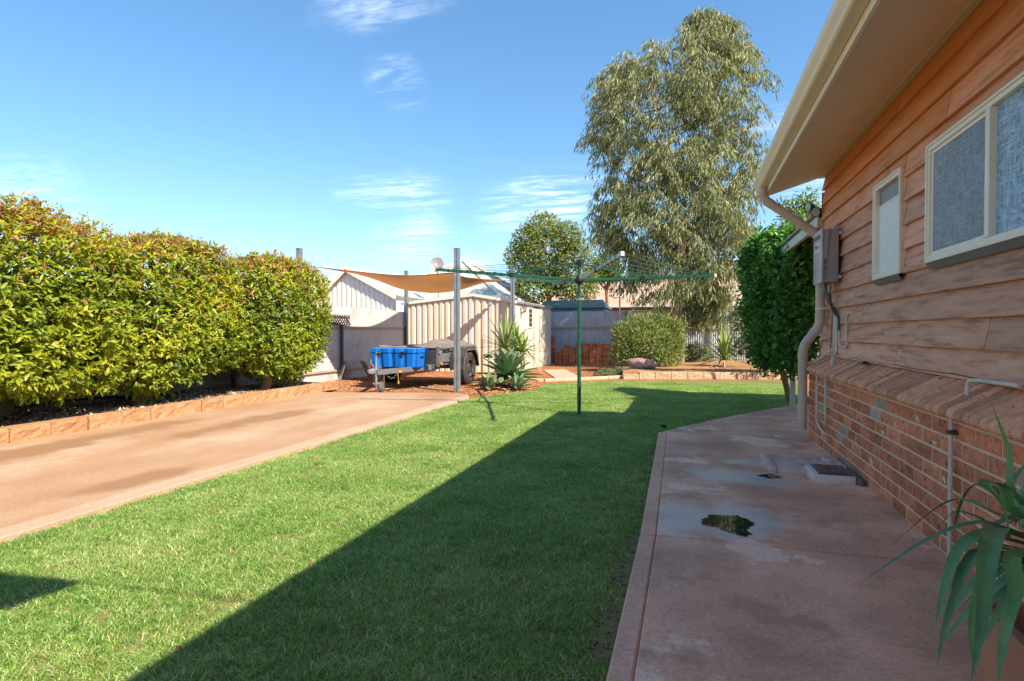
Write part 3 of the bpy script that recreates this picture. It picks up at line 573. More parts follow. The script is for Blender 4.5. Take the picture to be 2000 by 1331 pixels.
def window(yb, ya, z0, z1, mull, kind):
    w = root('window', 'x', 'x', (WX, (ya + yb) / 2, z0)); del w['label'], w['category']; w.parent = house; w.location = Vector((WX, (ya + yb) / 2, z0)) - ORG['house']
    fx0, fx1 = WX - .045, WX + .03; t = .032
    fr = MB()
    fr.box((fx0, ya, z0), (fx1, ya + t, z1)).box((fx0, yb - t, z0), (fx1, yb, z1)).box((fx0, ya + t, z1 - t), (fx1, yb - t, z1)).box((fx0, ya + t, z0), (fx1, yb - t, z0 + t))
    fr.build('frame', M_trim2, w, .003)
    lip = MB().box((fx0 - .008, ya - .006, z0 - .010), (fx0 + .01, ya + .012, z1 + .008)).box((fx0 - .008, yb - .012, z0 - .010), (fx0 + .01, yb + .006, z1 + .008)).box((fx0 - .008, ya + .012, z1 - .008), (fx0 + .01, yb - .012, z1 + .008)).box((fx0 - .008, ya + .012, z0 - .010), (fx0 + .01, yb - .012, z0 + .008))
    lip.build('frame_lip', M_trim2, w, .002)
    if kind == 'big':
        MB().box((fx0 - .004, mull - .02, z0 + t), (fx1 - .002, mull + .02, z1 - t)).build('mullion', M_trim2, w, .003)
        sa = MB(); a, b = mull + .02, yb - t; q = .02
        sa.box((fx0 + .012, a, z0 + t), (fx0 + .028, a + q, z1 - t)).box((fx0 + .012, b - q, z0 + t), (fx0 + .028, b, z1 - t)).box((fx0 + .012, a + q, z1 - t - q), (fx0 + .028, b - q, z1 - t)).box((fx0 + .012, a + q, z0 + t), (fx0 + .028, b - q, z0 + t + q))
        sa.build('screen_frame', M_trim2, w, .002)
        MB().box((fx0 + .018, mull + .04, z0 + t + q), (fx0 + .022, yb - t - q, z1 - t - q)).build('screen_pane', M_scrn, w)
        MB().box((fx0 + .028, ya + t, z0 + t), (fx0 + .034, mull - .02, z1 - t)).build('pane', M_obsc, w)
    else:
        MB().box((fx0 + .026, ya + t, z0 + t), (fx0 + .032, yb - t, z1 - t - .13)).build('pane', M_blind, w)
        MB().box((fx0 + .022, ya + t, z1 - t - .13), (fx0 + .036, yb - t, z1 - t - .118)).build('blind_rail', M_trim2, w)
        MB().box((fx0 + .030, ya + t, z1 - t - .118), (fx0 + .036, yb - t, z1 - t)).build('upper_pane', plain('grey_glass', (.23, .22, .22), .3), w)
    MB().add([(fx0 - .006, ya + .01, z0 - .012), (fx0 - .006, yb - .01, z0 - .012), (fx0 + .016, yb - .01, z0 - .05), (fx0 + .016, ya + .01, z0 - .05), (fx0 + .03, ya + .01, z0 - .012), (fx0 + .03, yb - .01, z0 - .012)], [(0, 1, 2, 3), (0, 4, 5, 1), (3, 2, 5, 4)]).build('flashing', M_flash, w)
window(W1[1], W1[0], W1[2], W1[3], 0, 'small')
window(W2[1], W2[0], W2[2], W2[3], 3.255, 'big')

# raked eave: soffit sheets, cover strip, fascia, gutter, roof
SX0, SZ0, SX1, SZ1 = .812, 2.615, WX - .025, 2.79
so = MB().bar((SX0 + .01, YE - .01, SZ0 + .03), (SX0 + .01, -6, SZ0 + .03), .02, .02).build('soffit', M_soffit, house)
cuts = [YE, 5.71, 3.87, 2.04, .2, -1.6, -3.4, -6]
for a, b in zip(cuts[:-1], cuts[1:]):
    a -= .003; b += .003
    MB().add([(SX0, a, SZ0), (SX0, b, SZ0), (SX1, b, SZ1), (SX1, a, SZ1), (SX0, a, SZ0 + .006), (SX0, b, SZ0 + .006), (SX1, b, SZ1 + .006), (SX1, a, SZ1 + .006)],
             [(0, 1, 2, 3), (4, 7, 6, 5), (0, 4, 5, 1), (1, 5, 6, 2), (2, 6, 7, 3), (3, 7, 4, 0)]).build('soffit_sheet', M_soffit, so)
for a, b in ((YE, 5.3), (5.297, 4.7), (4.697, -6)):
    MB().add([(SX1 - .035, a, SZ1 - .022), (SX1 - .035, b, SZ1 - .022), (WX - .008, b, SZ1 - .018), (WX - .008, a, SZ1 - .018), (SX1 - .035, a, SZ1 - .008), (SX1 - .035, b, SZ1 - .008)],
             [(0, 1, 2, 3), (0, 4, 5, 1)]).build('cover_strip', mat('strip_paint', (.66, .57, .30), (.6, .52, .28), 4, .5, .05), so)
# fascia with two grooves
fp = [(SX0 - .012, SZ0 - .006), (SX0 + .008, SZ0 - .006), (SX0 + .008, SZ0 + .155), (SX0 - .012, SZ0 + .155), (SX0 - .012, SZ0 + .036), (SX0 - .008, SZ0 + .033), (SX0 - .008, SZ0 + .029), (SX0 - .012, SZ0 + .026), (SX0 - .012, SZ0 + .018), (SX0 - .008, SZ0 + .015), (SX0 - .008, SZ0 + .011), (SX0 - .012, SZ0 + .008)]
MB().extr([Vector((x, 0, z)) for x, z in fp], (0, -6, 0), (0, YE + .02, 0), 'y').build('fascia', M_trim2, house)
gx = SX0 - .016
gpf = [(gx, 2.66), (gx - .058, 2.66), (gx - .07, 2.664), (gx - .078, 2.676), (gx - .074, 2.686), (gx - .082, 2.70), (gx - .098, 2.716), (gx - .112, 2.738), (gx - .117, 2.752), (gx - .114, 2.762), (gx - .106, 2.760), (gx - .104, 2.748), (gx - .09, 2.72), (gx - .07, 2.70), (gx - .06, 2.668), (gx - .004, 2.668), (gx - .004, 2.78), (gx, 2.78)]
gut = MB(); n = len(gpf); vs = [(x, yy, z) for yy in (-6, YE + .05) for x, z in gpf]
gut.add(vs, [(i, (i + 1) % n, n + (i + 1) % n, n + i) for i in range(n)])
gutter = gut.build('gutter', M_trim, house, smooth=True)
MB().extr([Vector((x, 0, z)) for x, z in gpf[:10] + [(gx, 2.765)]], (0, YE + .046, 0), (0, YE + .056, 0), 'y').build('end_cap', M_trim, gutter)
sl = (SZ1 - SZ0) / (SX1 - SX0); rx = .775
rf = MB().add([(rx, -6, 2.785), (rx, YE + .03, 2.785), (5.5, YE + .03, 2.785 + (5.5 - rx) * sl), (5.5, -6, 2.785 + (5.5 - rx) * sl), (10.2, YE + .03, 2.785), (10.2, -6, 2.785)], [(0, 1, 2, 3), (3, 2, 4, 5)])
rf.build('roof', mat('house_roof_steel', (.5, .45, .38), None, 3, .5, .5, wave=('Y', 13)), house)
MB().add([(SX0, YE + .024, SZ0), (SX0, YE + .024, 2.78), (5.5, YE + .024, 2.775 + (5.5 - rx) * sl), (5.5, YE + .024, SZ0 + (5.5 - SX0) * sl)], [(0, 1, 2, 3)]).build('barge_board', M_trim2, house)
# downpipe
DPY = 6.60
dp = MB()
top = Vector((.752, DPY, 2.66)); e1 = Vector((.752, DPY, 2.55)); wl = Vector((1.315, DPY, 2.11)); lo1 = Vector((1.315, DPY, 1.19)); lo2 = Vector((1.155, DPY, .98)); bot = Vector((1.155, DPY, .105))
def bend(pts, r, k=5):
    out = [Vector(pts[0])]
    for a, b, c in zip(pts[:-2], pts[1:-1], pts[2:]):
        a, b, c = map(Vector, (a, b, c)); p = b + (a - b).normalized() * r; q = b + (c - b).normalized() * r
        for i in range(k + 1): t = i / k; out.append(p.lerp(b, t).lerp(b.lerp(q, t), t))
    out.append(Vector(pts[-1])); return out
dpo = dp.tube(bend([top, e1, wl, lo1, lo2, bot], .085), .045, 18).build('downpipe', M_pvc, house, smooth=True)
for p, d in ((e1 + Vector((0, 0, .055)), (0, 0, 1)), (e1 + Vector((.075, 0, -.058)), (wl - e1)), (lo1 + Vector((0, 0, .10)), (0, 0, 1)), (lo1 + Vector((-.055, 0, -.07)), (lo2 - lo1)), (lo2 + Vector((0, 0, -.1)), (0, 0, 1)), (wl + Vector((-.09, 0, .07)), (wl - e1))):
    MB().lathe(p - Vector(d).normalized() * .03, d, [(0, .046), (0, .0485), (.06, .0485), (.06, .046)], 18).build('socket', M_pvc, dpo, smooth=True)
br = MB().lathe((1.315, DPY, 1.36), (0, 0, 1), [(0, .045), (0, .048), (.018, .048), (.018, .045)], 18).box((1.33, DPY - .05, 1.36), (1.39, DPY - .044, 1.378)); br.build('bracket', M_trim2, dpo)

# lower patio roof beyond the corner
pt = root('patio', 'x', 'x', (1.35, 6.9, 2.3)); del pt['label'], pt['category']; pt.parent = house; pt.location = Vector((1.35, 6.9, 2.3)) - ORG['house']
MB().add([(1.30, 6.9, 2.40), (1.30, 10.3, 2.40), (6, 10.3, 2.65), (6, 6.9, 2.65), (1.30, 6.9, 2.415), (1.30, 10.3, 2.415), (6, 10.3, 2.665), (6, 6.9, 2.665)], [(0, 1, 2, 3), (4, 7, 6, 5), (0, 4, 5, 1), (1, 5, 6, 2), (2, 6, 7, 3), (3, 7, 4, 0)]).build('patio_roof', mat('patio_roof_steel', (.42, .45, .42), None, 3, .5, .6, wave=('Y', 13)), pt)
MB().box((1.34, 6.9, 2.27), (1.385, 10.25, 2.385)).build('beam', mat('grey_white_beam', (.62, .62, .56), None, 3, .5, .1), pt, .003)
MB().box((1.39, 10.2, 2.28), (6, 10.24, 2.40)).build('beam', MATS['grey_white_beam'], pt)
po = MB().box((1.53, 9.70, -.06), (1.60, 9.78, .62)).build('post', mat('white_post', (.68, .64, .58), None, 5, .5, .1), pt, .004)
MB().tube([(1.62, 9.68, -.02), (1.66, 9.66, .05), (1.66, 9.66, .55)], .016, 8).build('pipe', MATS['white_post'], po, smooth=True)

# ------------------------------------------------------------------ things fixed to the house wall
def heater():
    x0, x1, y0, y1, z0, z1 = 1.205, 1.352, 6.02, 6.37, 1.60, 2.10
    h = root('water_heater', 'grey wall mounted gas hot water unit beside the downpipe', 'water heater', (x1, y0, z0))
    mc = mat('heater_grey', (.37, .31, .31), (.34, .29, .29), 3, .45, .03); mf = mat('heater_front', (.50, .47, .47), None, 3, .4, .02)
    MB().box((x0 + .022, y0, z0), (x1, y1, z1)).build('casing', mc, h, .006, True, 2)
    fc = MB().box((x0, y0 - .006, z0 - .008), (x0 + .020, y1 + .006, z1 + .006)).build('front_cover', mf, h, .006, True, 2)
    ol = MB()
    ol.box((x0 - .012, y0 + .06, z1 - .075), (x0 + .001, y1 - .06, z1 - .045)); ol.build('flue_outlet', M_flash, fc, .003)
    MB().box((x0 - .002, y0 + .06, z1 - .21), (x0 + .002, y1 - .09, z1 - .11)).build('label_plate', plain('label_cream', (.66, .62, .56), .5), fc)
    t = bpy.data.curves.new('brand_text', 'FONT'); t.body = 'Rinnai'; t.size = .055; t.align_x = 'CENTER'; t.extrude = .0006
    o = bpy.data.objects.new('tmp', t); COL.objects.link(o); me = bpy.data.meshes.new_from_object(o.evaluated_get(bpy.context.evaluated_depsgraph_get())); bpy.data.objects.remove(o)
    me.name = 'brand_text'; me.materials.append(plain('red_print', (.45, .03, .03), .5))
    link('brand_text', me, fc, (x0 - .004, (y0 + y1) / 2 + .01, z1 - .165), rot=(R(90), 0, R(-90)))
    for k in range(3): MB().box((x0 + .026, y0 - .003, z0 + .05 + k * .06), (x0 + .034, y0 + .002, z0 + .095 + k * .06)).build('vent_slot', M_black, h)
    MB().box((x1 - .03, y0 + .06, z1), (x1, y1 - .06, z1 + .035)).build('mounting_bracket', mf, h, .003)
    MB().box((x1 - .001, y0 - .03, z0 + .03), (x1 + .018, y1 + .03, z0 + .06)).build('rail', M_galv, h)
    MB().box((x1 - .001, y0 - .03, z1 - .06), (x1 + .018, y1 + .03, z1 - .03)).build('rail', M_galv, h)
    cb = MB().tube(bend([(x0 + .07, y0 - .008, z1), (x0 + .05, y0 - .014, z1 - .2), (x0 + .03, y0 - .012, z0 + .06), (x0 + .03, y0 + .05, z0 - .1), (WX - .035, y0 + .28, z0 - .25), (WX - .035, y0 + .36, .92)], .03), .006, 6).build('cord', plain('grey_cord', (.22, .19, .18), .5), h, smooth=True)
    brs = plain('brass_fitting', (.30, .22, .12), .4, .6)
    for i, (yy, xx, m) in enumerate(((y0 + .09, x0 + .09, brs), (y0 + .2, x0 + .07, brs), (y0 + .28, x0 + .1, brs))):
        MB().tube([(xx, yy, z0 + .01), (xx, yy, z0 - .10)], .014, 8).lathe((xx, yy, z0 - .07), (0, 0, 1), [(0, .014), (0, .02), (.03, .02), (.03, .014)], 6).build('valve', m, h)
    MB().box((x0 + .06, y0 + .15, z0 - .10), (x0 + .085, y0 + .17, z0 - .055)).build('tap_handle', plain('teal_handle', (.05, .25, .28), .5), h, .003)
    pk = WX - .034
    ml = plain('lagging', (.10, .065, .07), .8)
    # lagged hot and cold pipes turning into cream pipe down to the sill
    pa = root('water_pipe', 'cream water pipe dropping from the hot water unit to the brick sill', 'pipe', (pk, y0 + .15, .85), 'pipes under the hot water unit')
    MB().tube(bend([(x0 + .09, y0 + .09, z0 - .10), (x0 + .10, y0 + .10, z0 - .2), (pk, y0 + .12, z0 - .32)], .04), .014, 8).build('lagging', ml, pa, smooth=True)
    MB().tube(bend([(pk, y0 + .12, z0 - .32), (pk, y0 + .12, .93), (pk - .05, y0 + .0, .895), (pk - .07, y0 - .06, .885), (pk - .07, y0 - .06, .82)], .025), .0135, 8).build('pipe', M_white, pa, smooth=True)
    pb = root('water_pipe', 'thin cream pipe looping up the boards beside the hot water unit', 'pipe', (pk, y0, .95), 'pipes under the hot water unit')
    MB().tube(bend([(x0 + .1, y0 + .28, z0 - .1), (pk, y0 + .2, z0 - .25), (pk, y0 + .02, z0 - .36), (pk, y0 + .02, z0 - .46)], .04), .011, 8).build('lagging', ml, pb, smooth=True)
    MB().tube(bend([(pk, y0 + .02, z0 - .46), (pk, y0 + .02, .995), (pk, y0 - .22, .985), (pk, y0 - .26, 1.02), (pk, y0 - .22, 1.18), (pk, y0 - .22, 1.26), (pk, y0 - .29, 1.30), (WX, y0 - .31, 1.30)], .03), .0095, 8).build('pipe', M_white, pb, smooth=True)
    pc = root('water_pipe', 'cream pipe running down the boards behind the downpipe', 'pipe', (pk, y0 + .22, .9), 'pipes under the hot water unit')
    MB().tube(bend([(x0 + .07, y0 + .2, z0 - .1), (pk, y0 + .2, z0 - .25), (pk, y0 + .2, .97), (pk - .04, y0 + .28, .92), (1.205, y0 + .30, .82)], .03), .0095, 8).build('pipe', M_white, pc, smooth=True)
heater()
def wallpipes():
    x = BX - .016
    a = root('water_pipe', 'cream pipe bent towards the wall low on the bricks near the downpipe', 'pipe', (x, 6.25, .3))
    MB().tube(bend([(1.2, 6.30, .76), (x - .01, 6.30, .70), (x - .01, 6.30, .235), (x - .01, 6.02, .17), (x + .02, 5.98, .165)], .03), .0095, 8).build('pipe', M_white, a, smooth=True)
    for z in (.62, .28): MB().box((x - .022, 6.285, z), (x + .02, 6.315, z + .012)).build('clip', M_white, a)
    b = root('water_pipe', 'straight cream pipe running down the bricks and bending back into the wall', 'pipe', (x, 5.9, .25))
    MB().tube(bend([(1.2, 5.92, .76), (x - .01, 5.92, .70), (x - .01, 5.92, .32), (x, 5.99, .25), (x + .02, 6.02, .215)], .03), .0095, 8).build('pipe', M_white, b, smooth=True)
    for z in (.62, .42): MB().box((x - .022, 5.905, z), (x + .02, 5.935, z + .012)).build('clip', M_white, b)
    y = PX(1862, 900, x).y
    c = root('conduit', 'cream conduit running over the sill and down the brick wall behind the potted yucca', 'conduit', (x, y, 0))
    MB().tube(bend([(x - .012, y, .0), (x - .012, y, .70), (x - .012, y, .76)], .02), .0095, 8).build('lower_conduit', M_white, c, smooth=True)
    MB().tube(bend([(1.295, y, .80), (1.295, y, .893), (1.305, y - .07, .90), (1.345, y - .34, .90)], .025), .0095, 8).build('upper_conduit', M_white, c, smooth=True)
    MB().lathe((x - .012, y, .36), (0, 0, 1), [(0, .0095), (0, .012), (.05, .012), (.05, .0095)], 10).build('coupling', M_white, c)
    MB().box((x - .028, y - .02, .63), (x + .02, y + .02, .65)).build('saddle_clip', plain('dark_clip', (.08, .06, .05), .6), c)
    cable = MB().tube([(WX - .028, 5.75 - k * .3, .897 + .004 * math.sin(k * 2)) for k in range(16)], .0035, 5).build('cable', plain('black_cable', (.03, .03, .03), .5), None)
    tag(cable, 'thin dark cable lying along the top of the brick sill', 'cable')
    j = root('junction_box', 'small grey round junction fitting on the brick sill', 'junction box', (1.33, 5.62, .87)); p = PX(1690, 706, 1.33)
    j.location = p; ORG[j.name] = p
    MB().lathe(p + Vector((0, 0, -.03)), (0, 0, 1), [(0, .035), (.008, .038), (.012, .028), (.03, .024), (.033, 0)], 14).build('body', plain('blue_grey_plastic', (.16, .19, .24), .4), j, smooth=True)
    MB().lathe(p + Vector((-.01, -.02, -.012)), (-.35, -1, .1), [(0, .016), (.014, .016), (.014, .010), (.008, .010), (.008, 0)], 12).build('opening', M_black, j)
    fl = root('floodlight', 'black twin floodlight on the corner of the weatherboard wall', 'floodlight', (1.36, 6.86, 2.42))
    MB().box((1.35, 6.855, 2.36), (1.40, 6.89, 2.46)).build('base', M_black, fl, .004)
    for dx, dz, ax in ((-.10, .05, (-1, -.5, -.1)), (-.04, .0, (-.6, -.9, -.6))):
        MB().lathe((1.36 + dx, 6.87, 2.43 + dz), ax, [(-.05, .01), (-.04, .035), (.02, .05), (.03, .052)], 14).build('lamp_head', M_black, fl, smooth=True)
        MB().lathe((1.36 + dx, 6.87, 2.43 + dz), ax, [(.022, .048), (.028, 0)], 14).build('lens', plain('lamp_glass', (.55, .56, .55), .1), fl)
    MB().tube([(1.37, 6.87, 2.43), (1.30, 6.87, 2.48), (1.27, 6.87, 2.47)], .009, 6).build('arm', M_black, fl)
wallpipes()
def drains():
    q = [G(x, y, .05) for x, y in ((1484, 882), (1612, 880), (1636, 905), (1512, 912))]
    d = root('drain_gully', 'rough pinkish concrete gully kerb on the path against the brick wall', 'drain', (q[0] + q[2]) / 2)
    mg = mat('gully_concrete', (.72, .50, .42), (.56, .37, .30), 8, .9, .9, 30, bdist=.01)
    x0, x1 = q[0].x, BX - .015; y0, y1 = q[3].y, q[0].y; t = .06; h = .045
    MB().box((x0, y0, -.03), (x0 + t, y1, h)).build('kerb', mg, d, .012, True, 2)
    MB().box((x0 + t + .001, y0, -.03), (x1, y0 + t, h * .9)).build('kerb', mg, d, .012, True, 2)
    MB().box((x0 + t + .001, y1 - t, -.03), (x1, y1, h)).build('kerb', mg, d, .014, True, 2)
    MB().grid(lambda u, v: (x0 + t * .8 + (x1 - x0 - t * .8) * u, y0 + t * .8 + (y1 - y0 - 1.6 * t) * v, .02 + .018 * mnoise.noise(Vector((u * 9, v * 6, 2))) + .02 * max(0, u - .6)), 26, 14).build('rough_fill', mg, d)
    mb = MB(); rr = random.Random(5)
    for k in range(9): p = Vector((x1 - .05 - rr.random() * .08, y1 - .02 - rr.random() * (y1 - y0), .04)); mb.lathe(p - Vector((0, 0, .03)), (rr.uniform(-.2, .2), rr.uniform(-.2, .2), 1), [(0, .035), (.02, .04), (.036, .025), (.042, 0)], 7)
    mb.build('mortar_lump', mg, d)
    c = [G(x, y, .055) for x, y in ((1569, 907), (1640, 907), (1664, 925), (1587, 927))]
    s = root('drain_surround', 'pale concrete surround set on the path below the solar light', 'drain', (c[0] + c[2]) / 2)
    x0, x1, y0, y1 = c[0].x, BX - .06, c[3].y, c[0].y
    MB().prism([(x0 + .0, y1), (x0 + .005, y0), (x1, y0), (x1, y1)], -.02, .055).build('block', mat('pale_concrete', (.80, .66, .58), (.70, .55, .47), 9, .9, .6, 40), s, .014, True, 2)
    MB().box((x1 + .002, y0 - .03, -.02), (BX - .006, y1 + .03, .045)).build('wall_fillet', plain('dark_concrete', (.17, .13, .12), .9, bump=.4), s, .012)
    l = root('solar_light', 'flat black solar light panel with four blue cells on the drain surround', 'solar light', ((x0 + x1) / 2, (y0 + y1) / 2, .056))
    a0, a1, b0, b1 = x0 + .045, x1 - .02, y0 + .02, y1 - .02
    MB().box((a0, b0, .056), (a1, b1, .068)).build('frame', plain('solar_frame', (.10, .10, .11), .35), l, .003)
    w = (a1 - a0 - .06) / 4
    for k in range(4): MB().box((a0 + .03 + k * w + .002, b0 + .012, .0685), (a0 + .03 + (k + 1) * w - .002, b1 - .012, .070)).build('solar_cell', mat('solar_cell_blue', (.006, .010, .03), None, 4, .15, 0, spec=.5), l)
drains()

# ------------------------------------------------------------------ corrugated fences
def corr_mesh(name, w, h, pitch=.076, amp=.013, rows=1):
    n = int(round(w / pitch)) * 6; V = []; 
    for j in range(rows + 1):
        for i in range(n + 1):
            x = w * i / n; V.append((x, amp * math.sin(2 * math.pi * x / pitch), h * j / rows))
    Fc = [(j * (n + 1) + i, j * (n + 1) + i + 1, (j + 1) * (n + 1) + i + 1, (j + 1) * (n + 1) + i) for j in range(rows) for i in range(n)]
    me = bpy.data.meshes.new(name); me.from_pydata(V, [], Fc); me.polygons.foreach_set('use_smooth', [True] * len(Fc)); return me
M_fpaint = mat('grey_tan_sheet', (.34, .31, .28), (.27, .245, .22), 2.5, .6, .1, 40, rnd=.07, c3=(.22, .19, .165), c3scale=1.8, c3lo=.55, c3hi=.72)
FX = -8.12; FH = 1.78
fl = root('corrugated_fence', 'long corrugated steel fence behind the clipped hedge trees', 'fence', (FX, 8, GZ))
sm = corr_mesh('corrugated_sheet', .76, FH); sm.materials.append(M_galv)
sm2 = corr_mesh('corrugated_sheet', .76, FH); sm2.materials.append(M_fpaint)
yfend = 16.4; y = -1.0; i = 0
while y < yfend:
    link('corrugated_sheet', sm2 if y < 8.3 else sm, fl, (FX + (.002 if i % 2 else 0), y, GZ + random.uniform(-.01, .01)), rot=(0, 0, R(90))); y += .752; i += 1
for z in (.16, 1.20):
    for a in np.arange(-1, yfend - 1, 2.9):
        MB().box((FX + .014, a, z), (FX + .045, a + 2.89, z + .055)).build('rail', M_rail, fl, .006)
for a in (1.9, 4.75, 6.6, 8.55, 10.3, 12.0, 15.3):
    MB().box((FX + .05, a - .035, GZ - .1), (FX + .11, a + .035, 1.30)).build('post', M_bpost, fl, .006)
# black irrigation pipe lying on the lower rail
pp = MB().tube([(FX + .14, 2.0 + k * .45, .28 - .02 * math.sin(k * 1.3) - .012 * k) for k in range(13)], .018, 8).build('irrigation_pipe', M_black, None, smooth=True)
tag(pp, 'black poly pipe strung along the foot of the fence behind the hedge', 'pipe')

RF = G(1072, 706, GZ); BFY = 20.9
bf = root('corrugated_fence', 'grey corrugated steel fence behind the brick stack and the gum tree', 'fence', (2, BFY, GZ))
sm3 = corr_mesh('corrugated_sheet', .76, 1.93); sm3.materials.append(mat('bluegrey_sheet', (.50, .51, .56), (.43, .44, .50), 3, .5, .1, 40, metal=.2, rnd=.05))
sm4 = corr_mesh('corrugated_sheet', .76, 2.0); sm4.materials.append(mat('pale_sheet', (.62, .62, .66), (.55, .55, .6), 3, .5, .1, 40, metal=.2, rnd=.05))
x = -5.2; i = 0
while x < 12:
    link('corrugated_sheet', sm3 if x < 1.6 else sm4, bf, (x, BFY - (.002 if i % 2 else 0), GZ)); x += .752; i += 1
for a in np.arange(-5.2, 11, 3.0): MB().box((a, BFY - .05, 1.22), (a + 2.98, BFY - .014, 1.30)).build('rail', M_rail, bf, .004)
for a in (-2.2, .75, 3.7, 6.6): MB().box((a - .04, BFY - .11, GZ), (a + .04, BFY - .055, 1.9)).build('post', M_steel, bf, .004)

# ------------------------------------------------------------------ block edgings
M_block = mat('split_block', (.52, .30, .16), (.40, .21, .10), 10, .95, 1, 28, spec=.1, bdist=.02, rnd=.1)
def block_mesh(i, w, h, d, amp=.016, mt=None):
    rg_ = i * 7.3; mb = MB()
    mb.grid(lambda u, v: ((u - .5) * w, -amp * .3 - amp * (mnoise.noise(Vector((u * 3.5 + rg_, v * 1.8, 0))) + .6 * mnoise.noise(Vector((u * 9 + rg_, v * 4, 3)))) * min(1, 12 * min(u, 1 - u, v * .5, (1 - v) * .5)), v * h), 8, 4)
    n = len(mb.v); mb.add([(-w / 2, d, 0), (w / 2, d, 0), (w / 2, d, h), (-w / 2, d, h)], [])
    mb.f += [tuple(list(range(36, 45)) + [n + 2, n + 3]), tuple([0, 9, 18, 27, 36] + [n + 3, n]), tuple([44, 35, 26, 17, 8] + [n + 1, n + 2])]
    me = mb.mesh('block'); me.materials.append(mt or M_block); return me
BLK = [block_mesh(i, .385, .155, .16) for i in range(6)]
be = root('block_edging', 'row of orange split face blocks edging the pebble bed beside the driveway', 'edging', (DRX0 - .02, 5, 0))
y = .6
while y < 9.2:
    link('block', random.choice(BLK), be, (DRX0 + random.uniform(-.008, .008), y, -.002), rot=(0, 0, R(90) + random.uniform(-.015, .015))); y += .392 + random.choice((0, 0, .012))
for k in range(3): link('block', BLK[k], be, (DRX0 - .03 - .16 * k * k * .35, y + .02 + k * .35 - .03 * k * k, -.002 - .015 * k), rot=(0, 0, R(90) + .22 * k))
re = root('block_edging', 'row of pale orange split face blocks edging the rear garden bed by the lawn', 'edging', (2, 12.5, 0))
BLK2 = [block_mesh(i + 10, .385, .17, .19, .016, mat('pale_split_block', (.62, .43, .29), (.50, .33, .21), 10, .95, 1, 28, spec=.1, bdist=.02, rnd=.1)) for i in range(5)]
p0, p1 = G(1218, 741, GZ), G(1560, 741, GZ); n = int((p1 - p0).length / .40); an = math.atan2(p1.y - p0.y, p1.x - p0.x)
for k in range(n + 1):
    p = p0 + (p1 - p0).normalized() * (.40 * k + .19); link('block', BLK2[k % 5], re, (p.x, p.y + random.uniform(-.01, .01), GZ - (.05 if k < 1 else 0)), rot=(0, 0, an + random.uniform(-.03, .03)))
M_lime = mat('limestone_kerb', (.60, .43, .29), (.50, .34, .21), 6, .9, .5, 40)
ke = root('kerb_edging', 'thin cream kerb strips between the lawn and the red dirt path', 'edging', G(1100, 745, GZ))
kp = [(1024, 745.5), (1062, 746), (1130, 743.5), (1185, 740.5), (1246, 737.5)]
for a, b in zip(kp[:-1], kp[1:]):
    p, q = G(*a, GZ), G(*b, GZ); dd = (q - p).normalized(); MB().bar(p + dd * .006 + Vector((0, 0, .03)), q - dd * .006 + Vector((0, 0, .03)), .13, .08).build('kerb_strip', M_lime, ke, .012, True, 2)
sb = [G(x, y, GZ + .02) for x, y in ((1062, 723), (1104, 722), (1136, 738), (1086, 740))]
ss = root('stepping_slab', 'pale concrete slabs laid in the dirt in front of the garden shed', 'slab', sb[0])
for a, b in ((0, .33), (.34, .66), (.67, 1)):
    v = [sb[0].lerp(sb[3], a), sb[1].lerp(sb[2], a), sb[1].lerp(sb[2], b), sb[0].lerp(sb[3], b)]; MB().prism([(p.x, p.y) for p in v], GZ - .02, GZ + .025).build('slab', mat('slab_concrete', (.48, .36, .26), (.4, .29, .2), 4, .9, .4, 40), ss, .006)

